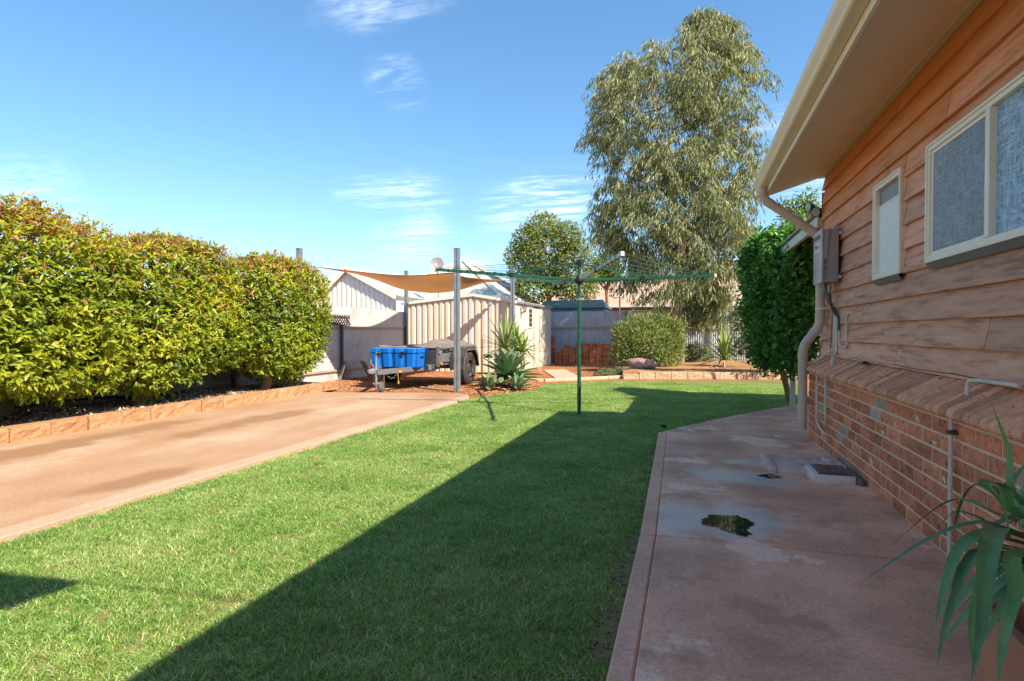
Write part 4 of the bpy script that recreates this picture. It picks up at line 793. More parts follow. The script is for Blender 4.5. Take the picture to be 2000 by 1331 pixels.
# ------------------------------------------------------------------ garden shed
def trim_panel(w, h, pitch=.19, d=.028, hl=None, hr=None):
    """trapezoid-rib steel panel in the x-z plane, ribs towards -y; hl/hr = heights at the ends"""
    hl = h if hl is None else hl; hr = h if hr is None else hr; xs = [(0, 0)]; n = int(round(w / pitch)); pt_ = w / n
    for k in range(n): a = k * pt_; xs += [(a + pt_ * .30, 0), (a + pt_ * .38, -d), (a + pt_ * .88, -d), (a + pt_ * .96, 0)]
    xs.append((w, 0)); V = []; 
    for x, y_ in xs: V += [(x, y_, 0), (x, y_, hl + (hr - hl) * x / w)]
    return MB().add(V, [(2 * i, 2 * i + 2, 2 * i + 3, 2 * i + 1) for i in range(len(xs) - 1)])
def shed():
    c = G(1006, 728.5, GZ); L0 = PY(790, 700, c.y); X1, X0, Y0 = c.x, L0.x, c.y; end = G(1069, 711, GZ); Y1 = Y0 + 4.4
    s = root('garden_shed', 'cream ribbed steel garden shed with narrow door behind the trailer', 'shed', (X1, Y0, GZ))
    xa = PY(924, 600, Y0).x; he, ha = 1.99 - GZ, 2.22 - GZ
    n1 = 3; w1 = (xa - X0) / n1
    for k in range(n1):
        o = trim_panel(w1 - .002, 0, hl=he + (ha - he) * k / n1, hr=he + (ha - he) * (k + 1) / n1); me = o.mesh('wall_panel', fix=False); me.materials.append(M_cream); link('wall_panel', me, s, (X0 + k * w1, Y0, GZ))
    n2 = 2; w2 = (X1 - xa) / n2
    for k in range(n2):
        o = trim_panel(w2 - .002, 0, hl=ha + (he - ha) * k / n2, hr=ha + (he - ha) * (k + 1) / n2); me = o.mesh('wall_panel', fix=False); me.materials.append(M_cream); link('wall_panel', me, s, (xa + k * w2, Y0, GZ))
    # side wall with window and door
    segs = [(0, 1.25), (1.25, 2.0), (2.0, 2.75), (2.75, 3.55), (3.55, 4.4)]
    for i, (a, b) in enumerate(segs):
        if i == 2:
            d = MB(); n = 8
            dm = trim_panel(b - a - .08, 0, .095, .012, 1.90, 1.90).mesh('door', fix=False); dm.materials.append(M_cream); dd = link('door', dm, s, (X1 + .012, Y0 + a + .04, GZ + .02), rot=(0, 0, R(90)))
            for yy in (a, b - .04): MB().box((X1 - .01, Y0 + yy, GZ), (X1 + .03, Y0 + yy + .04, GZ + 1.95)).build('door_frame', M_steel, s, .003)
            MB().box((X1 + .03, Y0 + a + .05, GZ + .95), (X1 + .045, Y0 + a + .62, GZ + 1.10)).build('lock_plate', plain('slate_plate', (.16, .17, .18), .5), dd)
            MB().tube([(X1 + .05, Y0 + a + .1, GZ + 1.03), (X1 + .075, Y0 + a + .12, GZ + 1.03)], .015, 8).build('handle', M_steel, dd)
            continue
        me = trim_panel(b - a - .002, 0, .12, .016, he, he).mesh('wall_panel', fix=False); me.materials.append(M_cream); link('wall_panel', me, s, (X1, Y0 + a, GZ), rot=(0, 0, R(90)))
    w = MB().box((X1 + .005, Y0 + 1.32, GZ + 1.28), (X1 + .035, Y0 + 1.78, GZ + 1.92)).build('window', M_cream, s, .004)
    for k in range(4): MB().box((X1 + .036, Y0 + 1.38, GZ + 1.34 + k * .14), (X1 + .04, Y0 + 1.72, GZ + 1.34 + k * .14 + .122)).build('pane', plain('dark_pane', (.05, .055, .065), .2), w)
    yb = Y1 + .05; V = [(X0 - .06, Y0 - .05, he), (xa, Y0 - .05, ha), (X1 + .06, Y0 - .05, he), (X0 - .06, yb, he), (xa, yb, ha), (X1 + .06, yb, he)]
    V = [(x, y, z + GZ + .01) for x, y, z in V] + [(x, y, z + GZ + .025) for x, y, z in V]
    MB().add(V, [(0, 1, 4, 3), (1, 2, 5, 4), (6, 9, 10, 7), (7, 10, 11, 8), (0, 6, 7, 1), (1, 7, 8, 2), (2, 8, 11, 5), (0, 3, 9, 6)]).build('roof', mat('shed_roof', (.66, .61, .52), None, 3, .5, .4, wave=('X', 8)), s)
    for a, b, za, zb in ((X0 - .07, xa, he, ha), (xa, X1 + .07, ha, he)):
        MB().bar((a, Y0 - .055, GZ + za - .02), (b, Y0 - .055, GZ + zb - .02), .02, .085).build('barge_cap', M_creamw, s)
    MB().box((X1 + .045, Y0 - .04, GZ + he - .05), (X1 + .075, yb, GZ + he + .012)).build('eave_trim', M_steel, s)
    MB().box((X1 - .02, Y0 - .036, GZ), (X1 + .025, Y0 + .03, GZ + he - .06)).build('corner_flashing', M_cream, s)
    MB().box((X0 - .02, Y1, GZ), (X1, Y1 + .02, GZ + he)).box((X0 - .03, Y0 + .01, GZ), (X0 - .01, Y1, GZ + he)).build('rear_wall', M_cream, s)
    # wall lantern near the corner
    p = Vector((X1 + .02, Y0 + .55, 1.72)); lt = root('wall_lantern', 'black wall lantern on the cream garden shed', 'lantern', p)
    lantern(p + Vector((.12, -.05, 0)), lt); MB().tube([p, p + Vector((.06, -.02, -.06)), p + Vector((.12, -.05, -.02))], .012, 6).build('bracket', M_bpost, lt)
    return X0, X1, Y0, Y1
M_lglass = plain('lantern_glass', (.55, .50, .42), .25)
def lantern(p, par, s=1.0):
    p = Vector(p)
    MB().lathe(p, (0, 0, 1), [(0, .05 * s), (.16 * s, .085 * s)], 4).build('glass', M_lglass, par)
    MB().lathe(p + Vector((0, 0, .16 * s)), (0, 0, 1), [(0, .09 * s), (0, .115 * s), (.03 * s, .10 * s), (.06 * s, .03 * s), (.07 * s, 0)], 4).build('cap', M_bpost, par)
    MB().lathe(p + Vector((0, 0, -.03 * s)), (0, 0, 1), [(0, .0), (0, .055 * s), (.03 * s, .055 * s), (.03 * s, 0)], 4).build('base', M_bpost, par)
    fr = MB()
    for k in range(4):
        a = k * math.pi / 2; q = MB().lathe(p, (0, 0, 1), [(0, .052 * s), (.16 * s, .087 * s)], 4).v
        fr.bar(q[k], q[k + 4], .008, .008)
    fr.build('frame', M_bpost, par)
SHED = shed()

# ------------------------------------------------------------------ shade sails and their posts
def cpost(name, label, p, h, group='steel posts holding the shade sail'):
    s = root(name, label, 'post', p, group); w = .05; mb = MB()
    pr = [(-w, -w), (-.02, -w), (-.02, -w + .012), (.02, -w + .012), (.02, -w), (w, -w), (w, w), (-w, w)]
    mb.prism([(p[0] + a, p[1] + b) for a, b in pr], p[2] - .1, p[2] + h).build('shaft', M_steel, s)
    MB().box((p[0] - w - .004, p[1] - w - .004, p[2] + h), (p[0] + w + .004, p[1] + w + .004, p[2] + h + .008)).build('cap', M_steel, s)
    return s
PA = G(893, 766.5, GZ); PA.z = GZ; PB = PY(1001, 700, SHED[2] - .2); PB.z = GZ; PC = PY(794, 700, SHED[2] - .25); PC.z = GZ; PD = D(586, 740, 11.95); PD.z = GZ
dpt = lambda p: (p - CAM).dot(_f)
def hgt(p, py): d = dpt(p); return CAMH + (648 - py) * d / F - p.z
cpost('sail_post', 'galvanised steel post at the driveway end in front of the trailer wheel', PA, hgt(PA, 487))
cpost('sail_post', 'galvanised steel post behind the agave against the garden shed', PB, hgt(PB, 523))
cpost('sail_post', 'galvanised steel post in the corner between the fence and the shed', PC, hgt(PC, 530))
cpost('sail_post', 'galvanised steel post behind the hedge tree beside the shade sail', PD, hgt(PD, 487))
def sailmat():
    m = leafmat('shade_cloth', [(0, (.38, .215, .10)), (1, (.42, .24, .115))], .8, .42, (1.25, 1.0, .75), .1); return m
M_sail = sailmat()
def sail(name, label, cs, sag, bow, group=None):
    A, B, C_, D_ = [Vector(c) for c in cs]; cen = (A + B + C_ + D_) / 4
    def fn(u, v):
        p = (A.lerp(B, u)).lerp(D_.lerp(C_, u), v); k = max(4 * v * (1 - v) * (abs(u - .5) * 2) ** 2 * 1.0, 0); l = max(4 * u * (1 - u) * (abs(v - .5) * 2) ** 2, 0)
        p = p.lerp(cen, min(.5, bow * (k + l))); p.z -= sag * 16 * u * (1 - u) * v * (1 - v) * .8 + .14 * sag * 4 * u * (1 - u)
        p.z += .012 * mnoise.noise(Vector((u * 6, v * 6, 1))); return p
    r = root(name, label, 'shade sail', A, group)
    mb = MB().grid(fn, 32, 28); mb.build('cloth', M_sail, r, smooth=True, fix=False)
    hem = plain('sail_hem', (.36, .15, .045), .8)
    n = 16
    for f in (lambda t: fn(t, 0), lambda t: fn(1, t), lambda t: fn(t, 1), lambda t: fn(0, t)):
        MB().tube([f(i / n) - Vector((0, 0, .004)) for i in range(n + 1)], .012, 5).build('hem', hem, r)
    return r
cA = PA + Vector((-.10, .08, 0)); cA.z = CAMH + (648 - 533) * dpt(PA) / F
cB = PB + Vector((-.12, -.12, 0)); cB.z = CAMH + (648 - 549) * dpt(PB) / F
cC = PC + Vector((.40, -.15, 0)); cC.z = CAMH + (648 - 566) * dpt(PC) / F
cD = PD + Vector((.50, .10, 0)); cD.z = CAMH + (648 - 524) * dpt(PD) / F
s1 = sail('shade_sail', 'tan shade sail stretched between steel posts above the trailer', (cD, cA, cB, cC), .36, .27)
for a, b in ((cA, PA), (cB, PB), (cC, PC), (cD, PD)):
    q = Vector((b.x, b.y, a.z + .02)); MB().tube([a, q], .008, 5).build('turnbuckle', M_steel, s1)
# added second sail, unseen behind the camera, tied to the house fascia: its corner shades the lawn
HZ = 2.62; tip = Vector((-2.66 + .885 * HZ, 1.90 - .46 * HZ, HZ))
cs2 = (tip, Vector((-.6, -1.2, 2.62)), Vector((-2.3, -1.1, 2.75)), Vector((-2.2, .70, 2.62)))
s2 = sail('shade_sail', 'tan shade sail added behind the camera to shade the lawn beside the house eave', cs2, .10, .06)
MB().tube([tip, (.68, tip.y + .05, 2.70)], .006, 5).build('turnbuckle', M_steel, s2)
cpost('sail_post', 'added galvanised steel post on the lawn holding the far corner of the added sail', Vector((-2.9, -.25, GZ)), 2.8, None)  # this and the next posts are added to carry the unseen sail
cpost('sail_post', 'added galvanised steel post on the lawn near the driveway holding the rear corner of the added sail', Vector((-3.1, -1.5, GZ)), 2.9, None)
cpost('sail_post', 'added galvanised steel post on the lawn near the path holding the rear corner of the added sail', Vector((-.5, -1.4, GZ)), 2.7, None)

# ------------------------------------------------------------------ box trailer
def trailer():
    T = Vector((-5.67, 11.85, GZ)); t = root('box_trailer', 'dark grey off road box trailer parked under the shade sail', 'trailer', T)
    def W_(x, y, z): return T + Vector((x, y, z))
    def bx(m, a, b): return m.box(W_(*a), W_(*b))
    mg = mat('trailer_grey', (.15, .155, .165), (.11, .115, .125), 5, .5, .1, 60, rnd=.03, c3=(.16, .11, .08), c3scale=3, c3lo=.58, c3hi=.75)
    mc = mat('checker_plate', (.085, .08, .08), (.06, .055, .055), 5, .42, .9, 90, metal=.3, bdist=.004, c3=(.14, .09, .065), c3scale=4, c3lo=.55, c3hi=.75)
    zb, zt = .50, .85; hx = .72; y0, y1 = -1.0, 1.15
    ch = bx(bx(bx(bx(MB(), (-.62, y0, .40), (-.54, y1, .47)), (.54, y0, .40), (.62, y1, .47)), (-.53, y0, .40), (.53, y0 + .07, .47)), (-.53, y1 - .07, .40), (.53, y1, .47)); ch.build('chassis', mg, t, .004)
    bx(MB(), (-hx, y0, .47), (hx, y1, .50)).build('floor', mg, t)
    for sgn in (-1, 1):
        sd = bx(MB(), (sgn * hx, y0 + .04, zb), (sgn * (hx - .025), y1, zt)).build('side_panel', mg, t, .004)
        for zz in (zt - .02, zb + .05): MB().bar(W_(sgn * (hx + .014), y0 + .05, zz), W_(sgn * (hx + .014), y1, zz), .028, .04).build('rail', mg, sd, .004)
        MB().tube([W_(sgn * (hx + .05), y0 + .15, zt - .03), W_(sgn * (hx + .05), y0 + .55, zt - .02)], .014, 6).build('rope_rail', mg, sd)
        for yy in (y0 + .16, y0 + .54): bx(MB(), (sgn * hx, yy - .015, zt - .05), (sgn * (hx + .06), yy + .015, zt - .01)).build('lug', mg, sd)
        bx(MB(), (sgn * (hx + .03), y0 + .02, .49), (sgn * (hx + .038), y0 + .12, .54)).build('side_reflector', plain('amber', (.75, .27, .01), .3), sd)
    fp_ = bx(MB(), (-hx, y0, zb), (hx, y0 + .03, zt - .005)).build('front_panel', mc, t, .004)
    bx(MB(), (-hx, y1, zb), (hx, y1 + .03, zt)).build('tailgate', mg, t, .004)
    for sgn in (-1, 1): bx(MB(), (sgn * (hx + .01), y0 - .012, zb - .06), (sgn * (hx - .06), y0 + .035, zt + .02)).build('corner_post', mg, t, .004)
    # wheels and guards
    for sgn in (-1, 1):
        w = W_(sgn * .93, 0, .37); ax = (sgn, 0, 0)
        wh = MB().lathe(w, ax, [(-.10, .20), (-.115, .27), (-.11, .335), (-.085, .365), (.085, .365), (.11, .335), (.115, .27), (.10, .20)], 40)
        ty = wh.build('wheel', M_rubber, t, smooth=True)
        tr = MB()
        for k in range(36):
            a = 2 * math.pi * k / 36
            for q in (-1, 1):
                c = w + Vector((q * .05 * sgn, math.cos(a + q * .05) * .367, math.sin(a + q * .05) * .367)); d = Vector((0, -math.sin(a), math.cos(a)))
                tr.bar(c - d * .018, c + d * .018, .07, .018, Vector((0, math.cos(a), math.sin(a))))
        tr.build('tread', M_rubber, ty)
        rim = MB().lathe(w, ax, [(.10, .205), (.105, .19), (.06, .175), (.035, .12), (.055, .10), (.06, .05), (.09, .045), (.095, 0)], 28).build('rim', mat('black_rim', (.06, .065, .07), (.1, .08, .07), 6, .45, .1), ty, smooth=True)
        sp = MB()
        for k in range(8):
            a = 2 * math.pi * k / 8; c = w + Vector((sgn * .055, math.cos(a) * .135, math.sin(a) * .135)); sp.lathe(c, ax, [(-.01, .026), (.004, .024), (.004, 0)], 10)
        sp.build('rim_hole', M_black, ty)
        nb = MB()
        for k in range(5): a = 2 * math.pi * k / 5; nb.lathe(w + Vector((sgn * .058, math.cos(a) * .07, math.sin(a) * .07)), ax, [(0, .012), (.02, .012), (.022, 0)], 6)
        nb.build('wheel_nut', M_steel, ty)
        gd = MB(); pr = [(-.50, .36), (-.47, .62), (-.30, .82), (.26, .82), (.42, .68), (.50, .40)]
        xo, xi = sgn * 1.07, sgn * (hx + .03)
        V = [W_(x, y, z) for (y, z) in pr for x in (xi, xo)] + [W_(x, y * .97, z - .012) for (y, z) in pr for x in (xi, xo)]; n = len(pr)
        gd.add(V, [(2 * i, 2 * i + 1, 2 * i + 3, 2 * i + 2) for i in range(n - 1)] + [(2 * n + 2 * i, 2 * n + 2 * i + 2, 2 * n + 2 * i + 3, 2 * n + 2 * i + 1) for i in range(n - 1)] + [(2 * i + 1, 2 * n + 2 * i + 1, 2 * n + 2 * i + 3, 2 * i + 3) for i in range(n - 1)])
        mgd = gd.build('mudguard', mc, t)
        # face lip following the arch
        V = []
        for (y, z) in pr: V += [W_(xo, y, z), W_(xo, y * .88, z - .055 if z > .5 else z)]
        MB().add(V, [(2 * i, 2 * i + 1, 2 * i + 3, 2 * i + 2) for i in range(n - 1)]).build('guard_lip', mg, mgd)
        bx(MB(), (sgn * 1.0, .95, .55), (sgn * 1.22, 1.0, .64)).build('tail_lamp_bracket', mg, t)
    MB().tube([W_(-.93, 0, .37), W_(.93, 0, .37)], .025, 8).build('axle', mg, t)
    # drawbar
    for sgn in (-1, 1): MB().bar(W_(sgn * .62, y0 + .25, .435), W_(sgn * .05, -2.32, .405), .055, .10).build('drawbar', mg, t, .004)
    MB().bar(W_(0, -2.25, .43), W_(0, -2.45, .43), .09, .10).build('coupling', M_steel, t, .015)
    MB().lathe(W_(0, -2.48, .40), (0, 0, 1), [(0, .05), (.05, .055), (.07, .03), (.075, 0)], 12).build('coupling_cup', M_steel, t, smooth=True)
    MB().tube([W_(.0, -2.35, .50), W_(-.02, -2.42, .58), W_(-.02, -2.42, .66)], .014, 6).build('coupling_lever', M_steel, t)
    MB().tube([W_(-.09, -2.34, .52), W_(-.12, -2.36, .44), W_(-.08, -2.40, .40)], .013, 6).build('brake_handle', plain('red_handle', (.6, .02, .02), .4), t)
    jk = MB().tube([W_(.02, -2.30, .16), W_(.02, -2.30, .72)], .026, 10).build('jockey_stand', M_steel, t)
    MB().tube([W_(.02, -2.30, .74), W_(.02, -2.30, .78), W_(.12, -2.30, .78), W_(.12, -2.30, .82)], .008, 6).build('crank', M_steel, jk)
    for q in (-.06, .06): MB().bar(W_(.02 + q * .8, -2.30, .21), W_(.10 + q * .8, -2.27, .09), .008, .05).build('fork', M_galv, jk)
    jw = W_(.11, -2.26, .115); MB().lathe(jw, (.95, .3, 0), [(-.04, .03), (-.042, .08), (-.03, .11), (0, .116), (.03, .11), (.042, .08), (.04, .03), (.045, 0)], 22).build('jockey_wheel', mat('grey_rubber', (.13, .125, .12), (.1, .09, .085), 8, .8, .2), jk, smooth=True)
    MB().tube([W_(.13, -2.2, .36), W_(.13, -2.2, .10)], .010, 6).build('stand_leg', plain('rusty_steel', (.22, .11, .06), .8), t)
    chn = MB()
    for k in range(12): p = W_(.10 + .02 * k, -2.18 + .02 * k, .44 - .16 * math.sin(k / 11 * math.pi) - .0 * k); chn.bar(p, p + Vector((.022, .018, .012 * (-1) ** k)), .012, .012)
    chn.build('safety_chain', plain('chain_steel', (.5, .5, .5), .3, .9), t)
    MB().tube([W_(.32, -2.0, .38), W_(.33, -2.0, .22)], .006, 6).lathe(W_(.33, -2.0, .17), (0, 0, 1), [(0, .018), (.05, .016), (.055, 0)], 8).build('trailer_plug', plain('yellow_plug', (.5, .33, .06), .5), t)
    rp = W_(.27, -1.83, .40); MB().bar(rp + Vector((.02, -.11, .0)), rp + Vector((.055, -.03, .0)), .008, .05).build('front_reflector', MATS['amber'], t)
    MB().tube([W_(.45, .9, .42), W_(.45, .9, .08)], .012, 6).build('prop_stand', mg, t)
    # cover sheet heaped on the load
    def tf(u, v):
        x = -.80 + 1.56 * u; y = y0 - .02 + (y1 - y0 + .05) * v
        z = .865 + .03 * mnoise.noise(Vector((x * 3, y * 3, 0))) + .13 * max(0, 1 - ((x - .28) / .52) ** 2) * max(0, 1 - ((y - .35) / .8) ** 2) * (1 + .5 * mnoise.noise(Vector((x * 4, y * 4, 5)))) + .015 * mnoise.noise(Vector((x * 13, y * 9, 2)))
        if u < .04 or u > .97: z -= .10 + .03 * mnoise.noise(Vector((y * 5, 0, 0)))
        if v < .03: z -= .03
        return W_(x, y, z)
    c = MB().grid(tf, 44, 44).build('cover_sheet', mat('grey_canvas', (.21, .185, .175), (.155, .13, .12), 4, .9, .4, 50), None, smooth=True, fix=False)
    tag(c, 'crumpled grey canvas cover thrown over the trailer load', 'cover')
    MB().tube([W_(.72, -.95, .80), W_(.60, -.9, .98), W_(.52, -.4, .97)], .03, 8)
    # blue box
    b = root('storage_box', 'bright blue plastic storage box strapped on the trailer drawbar', 'storage box', W_(-.03, -1.28, .46)); 
    mb_ = mat('blue_plastic', (.006, .17, .62), (.005, .14, .54), 3, .35, .03); bw_, by0, by1, bz0, bz1 = .545, -1.54, -1.10, .458, .74
    cx = -.03
    def ribbed(z0, z1, e, tp):
        n = 4; prof = []
        for k in range(n):
            a = -bw_ - e + (2 * bw_ + 2 * e) * k / n; q = (2 * bw_ + 2 * e) / n
            prof += [(a + q * .02, by0 - e + .03), (a + q * .10, by0 - e + .0), (a + q * .62, by0 - e + .0), (a + q * .76, by0 - e + .03)]
        prof += [(bw_ + e, by0 - e + .03), (bw_ + e, by1 + e), (-bw_ - e, by1 + e)]
        m = MB(); k = len(prof); cy = (by0 + by1) / 2
        V = [W_(cx + x * tp, cy + (y - cy) * tp, z0) for x, y in prof] + [W_(cx + x, y, z1) for x, y in prof]
        return m.add(V, [tuple(range(k - 1, -1, -1)), tuple(range(k, 2 * k))] + [(i, (i + 1) % k, k + (i + 1) % k, k + i) for i in range(k)])
    tub = ribbed(bz0, bz1 - .002, 0, .95).build('tub', mb_, b, .006, False)
    lid = ribbed(bz1 + .004, bz1 + .10, .012, 1.0).build('lid', mb_, b, .01, False)
    for x in (-.36, .17): bx(MB(), (cx + x, by0 - .030, bz1 - .03), (cx + x + .085, by0 - .004, bz1 + .035)).build('latch', M_black, b, .004)
    bx(MB(), (cx + bw_ - .012, by0 + .12, bz1 - .10), (cx + bw_ + .004, by0 + .27, bz1 - .06)).build('handle_recess', M_black, tub, .003)
trailer()
# loose bent steel guard leaning by the fence
def loose_guard():
    p = [G(655, 742, GZ), G(676, 747, GZ)]; base = (p[0] + p[1]) / 2; o = root('loose_mudguard', 'bent galvanised steel mudguard standing on the dirt by the fence', 'mudguard', base)
    pr = [(0, 0), (.10, .36), (.17, .45), (.52, .48), (.60, .42), (.80, .03)]; w = .34; th = .006
    ux = Vector((.80, .60, 0)); uy = (p[1] - p[0]).normalized(); base = p[0]; w = .42; V = []
    for a, z in pr:
        for s in (0, w): V.append(base + ux * a + uy * s + Vector((0, 0, z)))
    n = len(pr); MB().add(V, [(2 * i, 2 * i + 1, 2 * i + 3, 2 * i + 2) for i in range(n - 1)]).build('sheet', mat('galv_guard', (.5, .5, .5), (.38, .37, .36), 5, .4, .1, metal=.6), o)
    MB().tube([V[2 * i] for i in range(n)], .008, 6).build('rolled_edge', MATS['galv_guard'], o); MB().tube([V[2 * i + 1] for i in range(n)], .008, 6).build('rolled_edge', MATS['galv_guard'], o)
loose_guard()

# ------------------------------------------------------------------ rotary clothesline
def clothesline():
    b = G(1131, 812, GZ); c = root('rotary_clothesline', 'green rotary clothesline standing on the lawn', 'clothesline', b)
    dep = dpt(b); zz = lambda py, d=dep: CAMH + (648 - py) * d / F
    hub = Vector((b.x, b.y, zz(548))); topz = zz(512)
    MB().tube([b - Vector((0, 0, .05)), Vector((b.x, b.y, zz(583)))], .027, 14).build('pole', M_green, c, smooth=True)
    MB().tube([Vector((b.x, b.y, zz(584))), Vector((b.x, b.y, topz))], .023, 14).build('mast', M_green, c, smooth=True)
    MB().lathe(Vector((b.x, b.y, zz(587))), (0, 0, 1), [(0, .027), (0, .029), (.03, .029), (.03, .024)], 14).build('collar', M_steel, c)
    MB().lathe(hub - Vector((0, 0, .05)), (0, 0, 1), [(0, .03), (.0, .05), (.05, .065), (.09, .05), (.12, .03)], 12).build('hub', M_black, c)
    MB().lathe(Vector((b.x, b.y, topz - .05)), (0, 0, 1), [(0, .028), (0, .045), (.06, .05), (.08, .03), (.08, 0)], 12).build('crown', M_black, c)
    tl = D(851, 527, dep + .12); tr = D(1394, 539, dep - .1); tn = D(1214, 497, dep - 1.95); tf_ = hub * 2 - tn; tf_.z = tn.z
    msil = mat('grey_arm', (.36, .38, .37), None, 5, .4, .1, metal=.3); mw = plain('white_cap', (.75, .72, .66), .5)
    tips = [tl, tn, tr, tf_]
    for i, tp in enumerate(tips):
        d = (tp - hub).normalized(); a = MB().bar(hub + d * .05, tp, .034, .042).build('arm', msil if i == 1 else M_green, c, .004)
        MB().bar(tp, tp + d * .035, .042, .05).build('end_cap', mw, a, .004)
        q = hub.lerp(tp, .47); MB().bar(q - d * .03, q + d * .03, .05, .06).build('strut_bracket', M_black, a, .004)
        MB().tube([Vector((b.x, b.y, topz - .02)), q + Vector((0, 0, .02))], .008, 6).build('strut', M_green, a)
        for k in range(1, 7): s = hub.lerp(tp, .45 + .092 * k); MB().bar(s - d * .006, s + d * .006, .038, .05).build('line_clip', M_black, a)
    ml = plain('line_cord', (.03, .10, .07), .5)
    for k in range(6):
        f = .50 + .096 * k; pts = [hub.lerp(tp, f) + Vector((0, 0, .028)) for tp in tips]
        for p, q in zip(pts, pts[1:] + pts[:1]):
            mid = (p + q) / 2 - Vector((0, 0, .03)); MB().tube([p, p.lerp(mid, .5) - Vector((0, 0, .008)), mid, mid.lerp(q, .5) - Vector((0, 0, .008)), q], .0042, 4).build('line', ml, c)
clothesline()
s_ = MB().tube([G(1296, 838, GZ), G(1296, 838, GZ) + Vector((0, 0, .05))], .035, 12).build('sprinkler', M_black, None); tag(s_, 'small black pop up sprinkler head in the lawn at the path corner', 'sprinkler')

# ------------------------------------------------------------------ stacked bricks, boulder, lamp post
M_paver = mat('red_paver', (.58, .20, .085), (.44, .14, .06), 8, .9, .5, 40, rnd=.3)
pv = MB().box((-.112, -.055, 0), (.112, .055, .079)).mesh('brick', .007); pv.materials.append(M_paver)
pvh = MB().box((-.055, -.112, 0), (.055, .112, .079)).mesh('brick', .007); pvh.materials.append(M_paver)
def stacks():
    a, b = G(1082, 712, GZ), G(1194, 712, GZ); Y = (a.y + b.y) / 2; rr = random.Random(4)
    r = root('brick_stack', 'low wide stack of red bricks against the rear fence', 'brick stack', (a.x, Y, GZ)); n = int((b.x - a.x) / .228)
    for k in range(n):
        f = k / (n - 1); top = 6 if f < .1 else (8 if f < .27 else (7 if f < .42 else 9)); x = a.x + .114 + k * (b.x - a.x) / n + rr.uniform(-.008, .008)
        for j in range(top):
            if rr.random() < .3:
                for q in (-.058, .058): link('brick', pvh, r, (x + q, Y + .05 + rr.uniform(-.012, .012), GZ + j * .084))
            else: link('brick', pv, r, (x + rr.uniform(-.004, .004), Y + rr.uniform(-.012, .012), GZ + j * .084), rot=(0, 0, rr.uniform(-.03, .03)))
    p = G(1076, 711, GZ); r2 = root('brick_stack', 'tall narrow stepped stack of red bricks beside the shed corner', 'brick stack', (p.x, p.y, GZ))
    for j in range(12):
        for k in range(2 if j < 6 else 1):
            link('brick', pv, r2, (p.x - .05 + k * .0 + (.06 if j >= 6 else 0) + rr.uniform(-.01, .01), p.y + .15 * k + (.12 if j >= 6 else 0), GZ + j * .084), rot=(0, 0, rr.uniform(-.05, .05)))
stacks()
def boulder():
    p = G(1254, 720, .13); r = random.Random(2)
    mb = MB()
    def fn(u, v):
        a = u * 2 * math.pi; e = (v - .5) * math.pi; d = Vector((math.cos(a) * math.cos(e), math.sin(a) * math.cos(e), math.sin(e)))
        k = 1 + .22 * mnoise.noise(d * 1.6 + Vector((3, 1, 0))) + .07 * mnoise.noise(d * 5)
        d = Vector((abs(d.x) ** .75 * (1 if d.x > 0 else -1), d.y, abs(d.z) ** .8 * (1 if d.z > 0 else -1)))
        return p + Vector((d.x * .40 * k, d.y * .24 * k, .10 + d.z * .17 * k * (1 + .25 * d.x * -1)))
    o = mb.grid(fn, 26, 16).build('boulder', mat('boulder_rock', (.36, .22, .19), (.26, .15, .13), 4, .9, .9, 20, bdist=.02), None, smooth=True); tag(o, 'rounded pinkish boulder below the rounded shrub', 'boulder')
boulder()
def lamppost():
    p = G(1210, 720, GZ); d = dpt(p); l = root('garden_lamp', 'thin grey garden lamp post with black lantern beside the rounded shrub', 'lamp post', p); zt = CAMH + (648 - 579) * d / F
    MB().tube([p, Vector((p.x, p.y, zt))], .024, 10).build('pole', M_steel, l, smooth=True)
    q = Vector((p.x, p.y, zt)); MB().tube([q - Vector((0, 0, .02)), q + Vector((.03, -.02, .02)), q + Vector((.03, -.02, .05))], .012, 6).build('neck', M_bpost, l)
    lantern(q + Vector((.03, -.02, .05)), l, 1.05)
    MB().tube([q - Vector((0, 0, .03)), q + Vector((-.12, -.03, -.05)), q + Vector((-.24, -.05, -.03)), q + Vector((-.26, -.05, .05))], .010, 6).build('arm', plain('rust_bracket', (.18, .10, .06), .8), l)
    h = q + Vector((-.26, -.05, -.005)); b = root('bird_feeder', 'small rusty hanging wire bird feeder on the lamp post arm', 'bird feeder', h)
    mr = MATS['rust_bracket']
    MB().lathe(h + Vector((0, 0, .21)), (0, 0, 1), [(0, .09), (.01, .085), (.05, .03), (.08, .005)], 14).build('roof', mr, b, smooth=True)
    MB().lathe(h, (0, 0, 1), [(0, 0), (0, .085), (.02, .09), (.022, .08)], 14).build('tray', mr, b)
    for k in range(8): a = k * math.pi / 4; MB().bar(h + Vector((.078 * math.cos(a), .078 * math.sin(a), .02)), h + Vector((.078 * math.cos(a), .078 * math.sin(a), .21)), .005, .005).build('wire', mr, b)
lamppost()
sk = MB().tube([G(942, 752, GZ), G(942, 752, GZ) + Vector((0, 0, 1.02))], .014, 7).build('garden_stake', plain('rust_stake', (.25, .10, .05), .9), None); tag(sk, 'thin rusty steel stake standing beside the agave', 'stake')

